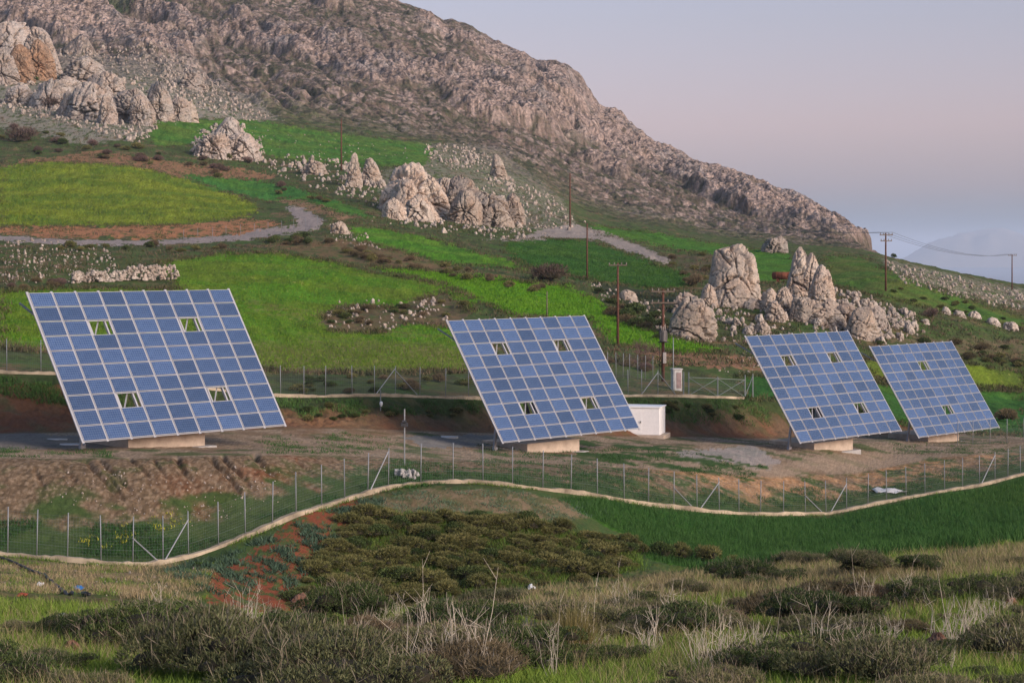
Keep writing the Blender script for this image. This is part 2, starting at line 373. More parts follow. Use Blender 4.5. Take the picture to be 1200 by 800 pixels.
# ------------------------------------------------------------------ what the land is made of (albedo)
OLIVE=(.066,.084,.028); SOIL=(.18,.11,.065); RED=(.21,.072,.034); DRY=(.22,.17,.09); ROCKC=(.335,.255,.218)
one = np.ones(GD.shape)
col = one[...,None]*np.array(OLIVE)
v1 = gn(9,4,21); v2 = gn(1.6,3,31); v3 = n2(GX*3.3, GD*1.9); v4 = n2(GX*8, GD*5)
col = mixc(col, sst(.05,.4,v1+.5*v2)*.7, SOIL)
col = mixc(col, sst(-.05,.25,gn(6,3,50)+.4*v3)*.75, (.052,.10,.022)); col = mixc(col, sst(.1,.3,gn(4,3,58)+.4*v3)*.7, (.035,.04,.02))
# foreground: short grass, dry straw, reddish earth
fg = 1-sst(3.9,4.3,T)
base = one[...,None]*np.array((.095,.115,.026))
base = mixc(base, sst(-.05,.3,gn(4,4,2)+.5*v2)*.8, (.15,.115,.058))
base = mixc(base, sst(.12,.4,gn(2.2,4,63)+.4*nC)*.75, (.10,.062,.038))
base = mixc(base, sst(.05,.4,gn(2.8,3,77)+.3*v3)*.7, (.052,.095,.016))
col = mixc(col, fg, base)
# slope under the kerb: dry at left, dark green and red earth in the middle
low = band(3.7,4.1,4.9,5.02)
col = mixc(col, low*sst(-.15,.15,v2+.3*v3+.2*v4+.12)*(QX<235)*.92, (.20,.145,.085))
col = mixc(col, low*sst(-.3,.15,v2+.4*v3)*(QX>=170)*.85, (.048,.085,.026))
redm = M((235,700),(250,672),(290,648),(340,612),(395,588),(440,584),(430,602),(400,625),(380,650),(345,690),(345,722),(270,715))
col = mixc(col, redm*sst(-.2,.1,v2+.55*v3+.35*v4), (.185,.058,.03))
tanm = M((430,590),(500,572),(600,574),(690,590),(720,604),(650,612),(560,598),(480,606),(420,610))
col = mixc(col, tanm*(.25+.55*sst(-.1,.2,v2+.4*v3+.3*v4)), (.22,.15,.095))
# embankment between fence and platform
emb = band(5.0,5.03,6.0,6.05)
ec = one[...,None]*np.array((.135,.096,.06))
ec = mixc(ec, sst(-.1,.3,gn(5,3,5))*sst(150,260,QX)*(1-sst(330,400,QX)), (.15,.066,.036))
ec = mixc(ec, sst(700,800,QX)*sst(-.3,.1,gn(7,3,15))*.9, (.34,.195,.10)); ec = ec*(1+.35*v3+.3*v4)[...,None]
ec = mixc(ec, sst(-.1,.25,n2((GX+6*s5)/1.1,s5*1.5)+.4*v3)*.45, (.165,.115,.075)); ec = mixc(ec, rillv*.55, (.085,.045,.028))
gr = np.clip(sst(.55,.22,s5 + .35*gn(3,3,8)+.12*v2) if False else (1-sst(.36,.56,s5+.42*gn(3,3,8)+.25*v2)), 0, 1)
ec = mixc(ec, sst(.12,.3,gn(2.2,3,91)+.3*v2)*.6, (.055,.075,.026)); ec = mixc(ec, gr*.9, (.040,.078,.022)); ec = mixc(ec, sst(.08,.26,gn(2.6,3,9)+.3*v2)*sst(330,420,QX)*.9, (.040,.078,.022))
ec = mixc(ec, sst(.55,.75,worley(GX*3.6,GD*2.6)[0]*-1+1)*(v3>-.1)*.5*(1-gr), (.30,.23,.165)); ec = ec*np.array((1.03,1.,.95))
col = mixc(col, emb, ec)
# platform
pl = band(5.97,6.05,8.0,8.1)
pc = one[...,None]*np.array((.25,.185,.125))*(1+.3*v3+.25*v4)[...,None]
pc = mixc(pc, sst(0,.35,gn(5,4,12)+.25*v2)*.8, (.17,.115,.07)); pc = mixc(pc, sst(.08,.3,gn(4,3,18)+.3*v2)*.85, (.065,.09,.03))
pc = mixc(pc, M((-100,508),(0,508),(90,509),(130,522),(60,526),(-100,524))*.8, (.15,.14,.13))
pc = mixc(pc, M((470,512),(600,508),(600,522),(500,524))*.8, (.17,.17,.165))
pc = mixc(pc, M((790,528),(880,522),(915,540),(900,552),(850,542),(800,540))*.7, (.30,.27,.25))
pc = mixc(pc, M((780,538),(900,545),(1000,528),(1090,535),(1060,548),(960,552),(880,562),(800,570))*.6, (.30,.22,.15))
pc = mixc(pc, M((670,516),(790,522),(900,548),(870,566),(760,552),(680,545))*sst(-.12,.12,gn(3,3,23)+.3*v2), (.045,.08,.024)); pc = mixc(pc, M((300,520),(420,508),(470,520),(400,535),(310,534))*.7*sst(-.1,.2,v2+.2*v3), (.27,.19,.13))
col = mixc(col, pl, pc)
# cut bank behind
bk = band(8.0,8.05,9.0,9.05); sb = np.clip(T-8,0,1)
bc = one[...,None]*np.array((.125,.08,.048)); bc = mixc(bc, sst(-.1,.3,gn(4,3,25))*.7, (.17,.075,.04))
bc = mixc(bc, sst(.35,.75,sb+.35*gn(3.4,3,27)+.1*v2)*.9, (.033,.058,.018)); bc = mixc(bc, sst(.1,.4,gn(2.5,3,29))*.6, (.10,.085,.04))
col = mixc(col, bk, bc)
# terrace banks of bare reddish soil (areas in the photo)
for pts, c, a in (
  (((0,268),(120,266),(230,262),(300,256),(330,262),(300,272),(200,279),(60,279),(0,274),(-300,274),(-300,268)), (.36,.16,.08), .9),
  (((0,196),(40,186),(120,178),(200,190),(330,205),(300,214),(240,214),(150,196),(60,190),(0,210)), (.28,.14,.08), .8),
  (((310,232),(345,222),(385,232),(420,250),(400,262),(378,252),(340,240)), (.30,.165,.10), .75),
  (((300,286),(400,280),(450,292),(520,310),(620,330),(640,338),(540,324),(450,311),(400,304),(330,292)), (.21,.115,.065), .55),
  (((376,374),(395,361),(440,363),(480,353),(508,338),(530,346),(556,366),(530,380),(480,379),(440,389),(392,387)), (.13,.085,.05), .75),
  (((0,448),(70,452),(100,500),(0,508),(-200,508),(-200,448)), (.15,.062,.036), .7),
  (((440,488),(480,478),(500,505),(440,512),(330,508),(340,490)), (.18,.105,.055), .55),
  (((740,412),(800,412),(900,420),(900,432),(780,428)), (.28,.14,.085), .8),
  (((780,300),(850,302),(845,330),(815,330)), (.10,.07,.045), .7),
  (((1030,395),(1200,400),(1200,415),(1080,410)), (.15,.11,.065), .7)):
    col = mixc(col, M(*pts)*(a*sst(-.45,.05,v2+.3*v1)), c)
col = mixc(col, M((690,332),(720,350),(790,392),(830,385),(800,345),(740,338))*.75, (.035,.04,.024))
col = mixc(col, M((320,436),(560,440),(560,462),(330,462))*.6*sst(-.2,.2,v2), (.04,.05,.024))
fid = np.full(GD.shape, -1)
for i, (nm, pts, a, b) in enumerate(FIELDS):
    mk = M(*pts); fid[mk] = i
    c = one[...,None]*np.array(a); c = mixc(c, sst(-.25,.3,gn(16,4,i*5)+.35*v2), b)
    c = 1.22*c*(1+.28*n2(GX/1.4+GD/9,GD/16)+.34*v3+.32*v4+.25*v2+.25*n2(GX/3.5,GD/11+i))[...,None]
    if i in (0,3,5,9): c = mixc(c, sst(.55,.75,n2(GX*2.1+i,GD*1.1))*.5, (.30,.30,.08))
    if i == 3:
        dry = sst(0,.4,sst(375,420,QY)*.8+.4*gn(11,3,5)-.35); c = mixc(c, dry*.75, (.12,.115,.035))
        c = mixc(c, sst(.3,.5,n2(GX*1.5,GD*.9)+.2*v4)*sst(375,420,QY)*.55, (.24,.19,.10))
        c = mixc(c, M((268,348),(300,352),(400,372),(520,395),(480,398),(380,380),(300,364))*.5*sst(-.2,.2,v2), (.17,.135,.06))
    if i == 11:
        c = mixc(c, sst(1080,1200,QX)*.6*sst(-.3,.2,gn(12,3,1)), (.085,.13,.014))
    col = np.where(mk[...,None], c, col)
rid = np.full(GD.shape, -1)
for i, (nm, pts, a) in enumerate(ROADS):
    mk = M(*pts); rid[mk] = i; fid[mk] = -1
    col = np.where(mk[...,None], np.array(a)*(1+.25*v2+.15*v3)[...,None], col)
# mountain rock, scree and scrub
veg = (.056,.062,.034)
mc = one[...,None]*np.array((.17,.125,.10))
mc = mixc(mc, sst(-.15,.25,gn(13,4,41)+.5*gn(3,3,4))*.8, veg)
rk = ROCKC*one[...,None]*(.72+.3*wid+.35*cid)[...,None] ; rk = mixc(rk, sst(0,.3,gn(40,3,45))*.6, (.33,.245,.195)); rk = mixc(rk, sst(.05,.35,gn(25,3,49))*.5, (.30,.28,.27))
open_ = sst(.03,.16,f2-f1)*.6+.4
rk = rk*(open_*(.72+.28*sst(.02,.2,g2-g1)))[...,None]
mc = mixc(mc, np.clip(crag*sst(-.45,.05,gn(5,3,55)+.4*v2+.25),0,1), rk)
stones = sst(.42,.55,1-g1)*(gid>.45)
mc = mixc(mc, stones*.75*(.4+.6*sst(-.2,.2,gn(35,2,66))), np.array(ROCKC)*1.15)
mc = mixc(mc, sst(.28,.42,gn(4.5,3,70)+.15*v2)*.75, (.040,.042,.025)); mc = mixc(mc, (1-crag)*sst(.1,.3,n2(GX/1.8,GD/2.6))*.6, (.048,.058,.028)); mc = mixc(mc, crag*sst(.0,.08,.05-(c2-c1))*.6, (.07,.06,.05))
mc = mixc(mc, M((80,-4),(160,-6),(220,8),(150,14),(90,6))*.7, (.05,.085,.03))
mc = mc*(1+.4*v2+.35*n2(GX/1.1,GD/1.6))[...,None]
col = mixc(col, mt, mc)
# rocky ground below the mountain at left and along the right crest
rg = (M((-300,60),(60,60),(230,70),(330,140),(300,142),(230,138),(185,146),(170,160),(100,170),(0,150),(-300,150))*.5+M((505,168),(580,170),(660,235),(680,270),(600,270),(560,262),(450,250),(440,200),(495,195))*.3+M((1030,302),(1100,318),(1200,340),(1400,370),(1400,390),(1200,362),(1100,338),(1042,318))*.3)
g1b, g2b, gidb = worley(GX/1.5, GD/3.0)
col = mixc(col, np.clip(rg,0,1)*(fid<0)*sst(.35,.5,1-g1b+.3*(gidb-.5)), (.36,.31,.27))
col = np.clip(col*(1+.12*v4)[...,None], .004, .9)
rockw = np.clip(mt*(.25+.75*crag) + rg*.6, 0, 1)

# ------------------------------------------------------------------ build the land
VV = np.stack([GX, GD, Z], -1)
QYr = HZ - F*Z/GD
def gather(o_mask_faces, name, mat, kind='structure'):
    fr, fc = np.nonzero(o_mask_faces)
    if not len(fr): return None
    q = np.stack([fr*NC+fc, fr*NC+fc+1, (fr+1)*NC+fc+1, (fr+1)*NC+fc], 1)
    u, inv = np.unique(q.ravel(), return_inverse=True)
    me = np_mesh(name, VV.reshape(-1,3)[u], inv.reshape(-1,4), True, [mat])
    a = me.attributes.new('Col', 'FLOAT_COLOR', 'POINT'); cc = np.ones((len(u),4), np.float32); cc[:,:3] = col.reshape(-1,3)[u]; a.data.foreach_set('color', cc.ravel())
    b = me.attributes.new('rockw', 'FLOAT', 'POINT'); b.data.foreach_set('value', rockw.reshape(-1)[u].astype(np.float32))
    return tag(link(bpy.data.objects.new(name, me)), kind=kind)
def ground_mat(name, s1, s2, bd, mountain=False):
    t = NT(name); tc = t.n('ShaderNodeTexCoord').outputs['Object']
    a = t.n('ShaderNodeAttribute', attribute_name='Col').outputs['Color']
    f = t.noise(s1, tc, 5, .7); g = t.noise(s2, tc, 4, .7)
    mlt = t.math('ADD', t.math('MULTIPLY', f, 1.0), t.math('MULTIPLY', g, .9))
    mul = t.math('ADD', mlt, .05)
    c = t.mix(1., a, t.n('ShaderNodeCombineColor').outputs[0], 'MULTIPLY')
    cc = t.t.nodes[-1]
    comb = [n for n in t.t.nodes if n.bl_idname == 'ShaderNodeCombineColor'][0]
    for k in range(3): t.l(mul, comb.inputs[k])
    if mountain:
        v = t.vor(.55, tc); e = t.vor(.22, tc)
        rw = t.n('ShaderNodeAttribute', attribute_name='rockw').outputs['Fac']
        crack = t.ramp(v, [(.55, 0), (.85, .55)])
        c = t.mix(t.math('MULTIPLY', crack, rw), c, (.05,.045,.035))
        hgt = t.math('ADD', t.math('MULTIPLY', t.math('SUBTRACT', 1., v), rw), t.math('ADD', t.math('MULTIPLY', f, 1.2), t.math('MULTIPLY', e, -1.2)))
        t.bump(hgt, .9, bd)
    else:
        t.bump(t.math('ADD', f, t.math('MULTIPLY', g, .6)), .8, bd)
    t.col(c); t.set(Roughness=.95, Specular_IOR_Level=.08)
    return t.m
m_ground = ground_mat('ground_soil', 1.4, 7, .12); m_fg = ground_mat('ground_near', 5, 24, .05)
m_field = ground_mat('field_grass', 2.2, 9, .14); m_mtn = ground_mat('mountain_rock', .35, 1.6, 2.0, True); m_road = ground_mat('road_gravel', 2, 10, .05)
fT = TK[:-1][:,None]*np.ones((1,NC-1)); fF = fid[:-1,:-1]; fR = rid[:-1,:-1]
left = (fF < 0) & (fR < 0)
for i, (nm, *_r) in enumerate(FIELDS): gather(fF == i, nm, m_field)
for i, (nm, *_r) in enumerate(ROADS): gather(fR == i, nm, m_road)
gather(left & (fT < 4), 'foreground_slope', m_fg)
gather(left & (fT >= 4) & (fT < 5), 'gully_slope', m_fg)
gather(left & (fT >= 5) & (fT < 6), 'embankment', m_ground)
gather(left & (fT >= 6) & (fT < 8), 'gravel_platform', m_ground)
gather(left & (fT >= 8) & (fT < 9), 'cut_bank', m_ground)
gather(left & (fT >= 9) & (fT < 16), 'hillside', m_ground)
gather(left & (fT >= 16), 'mountain', m_mtn)

NEARROW = 0
QT = np.ascontiguousarray(QYr.T); DT = np.ascontiguousarray(GD.T); ZT = np.ascontiguousarray(Z.T)
def at(px, py, far=False):
    c = min(max(int(np.searchsorted(PX, px)), 0), NC-1); q = QT[c]
    i = int(np.argmax(q <= py))
    if q[i] > py or i == 0: i = max(1, int(np.argmin(q)))       # above the skyline: take the crest
    q0, q1 = q[i-1], q[i]; s = 0 if q0 == q1 else min(max((q0-py)/(q0-q1), 0), 1)
    d = DT[c,i-1]*(1-s) + DT[c,i]*s; z = ZT[c,i-1]*(1-s) + ZT[c,i]*s
    return Vector(((px-600)/F*d, d, z))
def ground_z(x, y):
    px = 600+F*x/y; c = int(np.argmin(np.abs(PX-px))); return float(np.interp(y, DT[c], ZT[c]))
def scatter(pts, n, rg_, near=None):
    xs = [p[0] for p in pts]; ys = [p[1] for p in pts]; out = []
    while len(out) < n:
        x = rg_.uniform(min(xs), max(xs), 400); y = rg_.uniform(min(ys), max(ys), 400)
        k = inpoly(x, y, pts); out += list(zip(x[k], y[k]))
    return out[:n]

# sea, far island, haze
t = NT('sea_water'); t.col((.02,.045,.07)); t.set(Roughness=.25); tc = t.n('ShaderNodeTexCoord').outputs['Object']; t.bump(t.noise(.05, tc, 4), .3, 2.); m_sea = t.m
me = np_mesh('sea', [(-60000,2600,-200),(60000,2600,-200),(60000,90000,-200),(-60000,90000,-200)], [np.array([[0,1,2,3]])], False, [m_sea]); tag(link(bpy.data.objects.new('sea', me)), kind='structure')
ux = np.linspace(1000, 1420, 110); vy = np.linspace(0, 1, 24)
prof = np.interp(ux, [1000,1050,1090,1130,1160,1200,1260,1330,1420], [0,40,190,300,330,280,330,180,0])
A, B = np.meshgrid(ux, vy); D = 27000+B*5000; H = 1.36*np.sin(np.clip(B,0,1)*math.pi)*prof[None,:]*(1+.25*fbm(A/40, B*3, 4)) + 60*fbm(A/25,B*5,4)*np.sin(B*math.pi)
V = np.stack([(A-600)/F*D, D, -202+np.maximum(H,0)*1.2], -1).reshape(-1,3)
nx, ny = len(ux), len(vy); q = np.array([[r*nx+c, r*nx+c+1, (r+1)*nx+c+1, (r+1)*nx+c] for r in range(ny-1) for c in range(nx-1)])
tag(link(bpy.data.objects.new('island_hills', np_mesh('island_hills', V, q, True, [simple('island_rock', (.2,.17,.14), .95, scale=.002)]))), kind='structure')
b = MB(); top = max(240., float(Z.max())+4)
b.box((0, 44500, (top-210)/2), (130000, 93000, top+210))
hz = NT('haze_air'); hz.t.nodes.remove(hz.bsdf); pv = hz.n('ShaderNodeVolumePrincipled'); pv.inputs['Color'].default_value = (.68,.79,.96,1); pv.inputs['Density'].default_value = HAZE
hz.l(pv.outputs[0], hz.out.inputs['Volume'])
if HAZE > 0: tag(b.build('haze', hz.m), kind='stuff')
# ------------------------------------------------------------------ solar trackers
t = NT('solar_cells'); tc = t.n('ShaderNodeTexCoord').outputs['Object']
br = t.n('ShaderNodeTexBrick'); br.offset = 0; t.l(tc, br.inputs['Vector'])
for k, v in (('Scale',1.),('Mortar Size',.008),('Brick Width',.154),('Row Height',.151),('Mortar Smooth',.2)): br.inputs[k].default_value = v
br.inputs['Color1'].default_value = (.024,.050,.125,1); br.inputs['Color2'].default_value = (.034,.066,.155,1); br.inputs['Mortar'].default_value = (.13,.17,.24,1)
ob = t.n('ShaderNodeObjectInfo').outputs['Random']; hv = t.n('ShaderNodeHueSaturation'); t.l(br.outputs[0], hv.inputs['Color']); t.l(t.math('MULTIPLY_ADD', ob, .55, .72), hv.inputs['Value'])
t.col(hv.outputs[0]); t.set(Roughness=.16, Specular_IOR_Level=.5, Coat_Weight=.8, Coat_Roughness=.06); m_cell = t.m
m_alu = simple('aluminium_frame', (.34,.345,.37), .5, .2, .08, 8, .4); m_rail = simple('rail_steel', (.34,.34,.36), .55, .1, .08, 5); m_galv = simple('galvanised_steel', (.22,.23,.24), .55, .4, .15, 6, .4)
m_white = simple('white_painted_steel', (.84,.82,.80), .5, 0, .06, 4); m_conc = simple('concrete', (.42,.34,.27), .9, 0, .22, 1.6, .15, .02)
m_grey = simple('grey_concrete', (.30,.29,.28), .92, 0, .25, 1.5, .1, .02); m_dark = simple('dark_steel', (.06,.06,.065), .5, .4, .2, 5)
W_, H_, TILT, AL = 15.0, 9.69, R(57.37), R(41.74)
pw, ph = W_/9, H_/10
pm = MB(); pm.box((0,0,0), (pw-.10, ph-.05, .035), 1); pm.add([(-(pw-.165)/2,-(ph-.105)/2,.0195),((pw-.165)/2,-(ph-.105)/2,.0195),((pw-.165)/2,(ph-.105)/2,.0195),(-(pw-.165)/2,(ph-.105)/2,.0195)], [(0,1,2,3)], 0)
panel_mesh = pm.mesh('solar_panel', [m_cell, m_alu])
sdir = Vector((0, math.cos(TILT), math.sin(TILT))); ndir = Vector((0, -math.sin(TILT), math.cos(TILT)))   # up the slope, out of the glass
Mpan = Matrix((Vector((1,0,0)), sdir, ndir)).transposed()
def tracker(bl, holes, label, first=None):
    e = Vector((math.sin(AL), math.cos(AL), 0)); n = Vector((-math.cos(AL), math.sin(AL), 0))
    foot = Vector(bl) + e*7.5 + n*3.4; gz = ground_z(foot.x, foot.y)
    fr = Vector(bl)+e*7.5+n*1.4; gz = min(gz, ground_z(fr.x, fr.y))
    root = empty('solar_tracker', (foot.x, foot.y, gz), math.pi/2-AL, label, 'solar tracker', 'tracking solar arrays on the gravel platform')
    z0 = bl[2]-gz; y0 = -3.4
    P = lambda x, s, off=0: Vector((x, y0, z0)) + sdir*s + ndir*off
    proto = None
    for c in range(9):
        for r in range(10):               # r = 0 is the top row
            if (r, c) in holes: continue
            o = bpy.data.objects.new('solar_panel', panel_mesh) if proto is None else proto.copy()
            proto = proto or o
            C.objects.link(o); o.parent = root
            o.location = P(-7.5+pw*(c+.5), ph*(9.5-r)); o.rotation_euler = Mpan.to_euler()
            o.rotation_euler.x += R(random.uniform(-.7,.7))
    for c in range(10):
        mb = MB(); mb.bar(P(-7.5+pw*c, -.09, -.055), P(-7.5+pw*c, H_+.09, -.055), .17, .06); mb.build('rail', m_rail, root)
    for r in range(11):
        mb = MB(); mb.bar(P(-7.5, ph*r, -.062), P(7.5, ph*r, -.062), .055, .05)
        mb.build('cross_rail', m_alu, root)
    for x in (-5.4,-3.95,-2.78,2.78,3.95,5.4) if len(holes) > 2 else (-5.4,-2.,2.,5.4,-.58,.58):
        mb = MB(); mb.bar(P(x, .3, -.20), P(x, H_-.3, -.20), .10, .14); mb.build('support_beam', m_rail if abs(x) < 4 else m_galv, root)
    for x in (-3.8, 2.9, -.4):
        for s in (1.6, 6.6):
            mb = MB(); mb.bar(P(x, s, -.5), P(x+.9, s+1.6, -.3), .07); mb.build('diagonal_strut', m_rail, root)
    for s in (3.6, 6.1):
        mb = MB(); mb.bar(P(-6.9, s, -.42), P(6.9, s, -.42), .2, .25); mb.build('cross_beam', m_galv, root)
    # concrete block, turning ring, mast
    mb = MB(); mb.box((-.35, .35, .1), (5.7, 4.4, 1.45)); o = bevel(mb.build('concrete_base', m_conc, root), .04)
    mb = MB(); mb.box((-.2, .2, -.42), (6.5, 5.0, .7)); bevel(mb.build('footing', m_grey, o), .05)
    mb = MB(); mb.tube([(0,0,.8),(0,0,1.1)], .9, 20); mb.build('turning_ring', m_galv, root)
    top = P(0, H_/2, -.6)
    mb = MB(); mb.tube([(0,0,1.1),(0,top.y,top.z)], [.38,.26], 12); mb.build('mast', m_galv, root)
    for sx in (-6.2, 6.2):
        q = P(sx, 2.6, -.3); lw = (root.matrix_basis @ Vector((sx, q.y+.35, 0)))
        g = ground_z(lw.x, lw.y)-gz
        mb = MB(); mb.bar((sx, q.y+.35, g-.1), q, .16); mb.tube([(sx-.05,q.y+.35,g+.12),(sx+.25,q.y+.35,g+.12)], .14, 12); mb.build('leg', m_rail, root) if sx < 0 else None
        q2 = P(sx*1.16, 7.9, -.1)
        mb = MB(); mb.bar(q2, q2+Vector((0,2.1,.95)), .09); mb.build('brace', m_galv, root)
    mb = MB(); mb.bar((0,.2,1.6), P(0,7.2,-.4), .16); mb.tube([(0,.5,1.9), (0,1.2,3.4)], .12, 8); mb.build('tilt_actuator', m_dark, root)
    return root
H4 = {(2,2),(2,6),(7,2),(7,6)}
tracker((-23.76,115.91,-10.51), H4, 'largest tilted solar array with four empty panel slots, at the left of the platform')
tracker((-.62,142.47,-12.96), H4, 'tilted solar array with four empty slots in front of the white cabin')
tracker((22.56,163.54,-14.90), H4, 'tilted blue solar array with four empty slots, just left of the smallest array')
tracker((37.36,191.93,-17.0), {(2,4),(7,4)}, 'smallest and farthest solar array with only two empty panel slots in its middle column')

# ------------------------------------------------------------------ fences and kerbs
def spline(pts, step):
    pts = sorted(pts); xs = np.arange(pts[0][0], pts[-1][0]+.1, step); return [(x, float(np.interp(x, [p[0] for p in pts], [p[1] for p in pts]))) for x in xs]
L5 = LINES[5]
def kerb_pt5(px):
    c = int(np.argmin(np.abs(PX-px))); d = float(KD[5][c]); return Vector(((px-600)/F*d, d, float(np.interp(d, GD[:,c], Z[:,c]))))
def kerb_pt9(px):
    c = int(np.argmin(np.abs(PX-px))); d = float(KD[9][c]); return Vector(((px-600)/F*d, d, float(np.interp(d, GD[:,c], Z[:,c]))))
def kerb(pts, wd, ht, name, mat, label):
    V = []; fs = []
    for k, p in enumerate(pts):
        t_ = (pts[min(k+1,len(pts)-1)]-pts[max(k-1,0)]); t_.z = 0; t_.normalize(); s = Vector((t_.y, -t_.x, 0))*wd/2
        hh = ht*(1+.2*math.sin(k*.37)+.22*random.uniform(-1,1)); s *= random.uniform(.85,1.2)
        V += [p-s+Vector((0,0,-.35)), p+s+Vector((0,0,-.45)), p+s*.9+Vector((0,0,hh)), p-s*.9+Vector((0,0,hh))]
    for k in range(len(pts)-1):
        a = 4*k; b = a+4
        for i in range(4): fs.append((a+i, a+(i+1)%4, b+(i+1)%4, b+i))
    fs += [(0,1,2,3), (len(V)-1,len(V)-2,len(V)-3,len(V)-4)]
    o0 = pts[0]; mb = MB(); mb.add([v-o0 for v in V], [f[::-1] for f in fs])
    o = mb.build(name, mat); o.location = o0; tag(o, label, 'kerb'); return o
m_kerb = simple('kerb_concrete', (.32,.262,.19), .92, 0, .55, .6, .1, .04)
kerb([kerb_pt5(x) for x in np.arange(-60,1290,7.)], .30, .20, 'concrete_kerb', m_kerb, 'long curving pale concrete kerb under the front wire fence')
kerb([kerb_pt9(x) for x in np.arange(-60,872,7.)], .35, .2, 'concrete_kerb', m_kerb, 'straight pale concrete kerb under the rear fence behind the solar arrays')
t = NT('fence_wire'); t.col((.13,.16,.15)); t.set(Roughness=.6, Metallic=.2); m_wire = t.m
m_post = simple('galvanised_post', (.23,.24,.255), .55, .2, .2, 1)
pmb = MB(); pmb.tube([(0,0,0),(0,0,2.3)], .028, 8); post_mesh = pmb.mesh('post', m_post, True)
def wire_mesh(pts, ht, parent, o0, wr=.0026, cell=.14):
    V = []; Fq = []
    def seg(a, b, r):
        k = len(V); u = Vector((0,0,r)) ; s = (b-a).cross(Vector((0,0,1))).normalized()*r
        if abs((b-a).normalized().z) > .9: u = Vector((r,0,0)); s = Vector((0,r,0))
        V.extend([a-u, a+s, a+u, b-u, b+s, b+u]); Fq.extend([(k,k+1,k+4,k+3),(k+1,k+2,k+5,k+4),(k+2,k,k+3,k+5)])
    for a, b in zip(pts[:-1], pts[1:]):
        Ld = (b-a).length; n = max(1, int(Ld/cell))
        up = lambda s, z: a.lerp(b, s)+Vector((0,0,z))
        for z in (.12, .7, 1.3, ht-.08): seg(up(0,z), up(1,z), wr*1.5)
        m_ = int((ht-.2)/cell)
        for i in range(n):                         # woven mesh: zig-zag pairs, each spanning half the height
            s0, s1 = i/n, (i+1)/n
            seg(up(s0,.1), up(s0,ht-.1), wr)
        for j in range(m_): seg(up(0,.12+j*cell), up(1,.12+j*cell), wr)
    mb = MB(); mb.v = [tuple(v-o0) for v in V]; mb.f = Fq; mb.m = [0]*len(Fq)
    return mb.build('wire_mesh', m_wire, parent)
def fence(ptf, xs, braces, label, ht=2.2, tall={}, wire=True):
    pts = [ptf(x) for x in xs]; o0 = pts[0].copy()
    root = empty('wire_fence', o0, 0, label, 'fence'); proto = None
    for x, p in zip(xs, pts):
        o = bpy.data.objects.new('post', post_mesh) if proto is None else proto.copy(); proto = proto or o
        C.objects.link(o); o.parent = root; o.location = p-o0; o.rotation_euler = (R(random.uniform(-1.2,1.2)), R(random.uniform(-1.2,1.2)), 0)
    for xa, za, xb, zb in braces:
        a = ptf(xa)+Vector((0,-.06,za)); b_ = ptf(xb)+Vector((0,-.06,zb)); mb = MB(); mb.tube([a-o0, b_-o0], .034, 6); mb.build('brace', m_post, root)
    if wire: wire_mesh([p+Vector((0,.0,0)) for p in pts], ht, root, o0)
    return root
FX = [-55,-20,9,43,79,118.5,155.6,191,221,256,287.6,319,347,377,404,431,455,493,531,566,600.6,636,669,700,731.5,760,789.6,817,843,866,891,918,944,968,992,1017,1039,1062,1084,1107,1128,1148,1166,1181,1196,1212,1228]
fence(kerb_pt5, FX, [(155.6,1.3,185,.2),(194,.2,221,1.9),(434,.2,455,2.1),(789.6,1.3,812,.2),(821,.2,843,2.0),(944,1.3,963,.2),(974,.2,992,1.9),(1150,.2,1166,2.1)], 'long wire mesh fence on grey posts following the curved kerb in front of the platform')
BX = [-50,-20,8,48,90,130,170,210,250,290,329,356,381.5,412.7,439,463,492,522,549,580,610,640,670,705,736,752,771,790]
fence(kerb_pt9, BX, [(441,.2,463,2.1),(489,.2,463,2.0),(752,.2,771,2.1),(792,.2,772,2.0)], 'rear wire mesh fence on grey posts along the straight kerb behind the arrays')
def lp(pts):
    return lambda x: at(x, float(np.interp(x, [p[0] for p in pts], [p[1] for p in pts])))
fence(lp([(700,440),(765,446)]), [700,712.5,722,730,738,747.5,756,765], [], 'short wire fence row running up behind the transformer pole', wire=True)
fence(lp([(1120,522),(1240,516)]), [1122,1140,1160,1180,1200,1225], [], 'sparse wire fence in the green field right of the smallest array', 2.0, wire=True)
fence(lp([(215,285),(330,274),(372,268)]), [215,232,249,265,282,298,314,330,344,358,372], [], 'thin old wire fence along the upper gravel road', 1.6, wire=False)
m_gate = simple('gate_steel', (.17,.19,.19), .6, .2, .2, 1)
# gate: two braced leaves and end posts
ga = kerb_pt9(807); gbq = kerb_pt9(873); root = empty('metal_gate', ga, 0, 'wide wire gate with crossed braces beside the small pale cabinet', 'gate')
for x in (801, 807, 841, 873, 885):
    p = kerb_pt9(min(x,873)) if x < 880 else kerb_pt9(873)+Vector((.9,1.6,0)); mb = MB(); mb.tube([p-ga, p-ga+Vector((0,0,2.2 if x != 841 else 1.9))], .06, 8); mb.build('post', m_gate, root)
for xa, xb in ((807,841),(841,873)):
    a = kerb_pt9(xa)-ga; c = kerb_pt9(xb)-ga; mb = MB(); z1 = Vector((0,0,.15)); z2 = Vector((0,0,1.75)); mb.bar(a+z1,c+z1,.045); mb.bar(a+z2,c+z2,.045); mb.bar(a+z2,c+z1,.035); mb.bar(a+z1,c+z2,.035); mb.build('gate_leaf', m_gate, root)
wire_mesh([ga, gbq], 1.8, root, ga)
pA = kerb_pt9(873); mb = MB(); mb.bar(pA-ga+Vector((0,0,.2)), pA-ga+Vector((.9,1.6,2.0)), .05); mb.build('brace', m_gate, root)

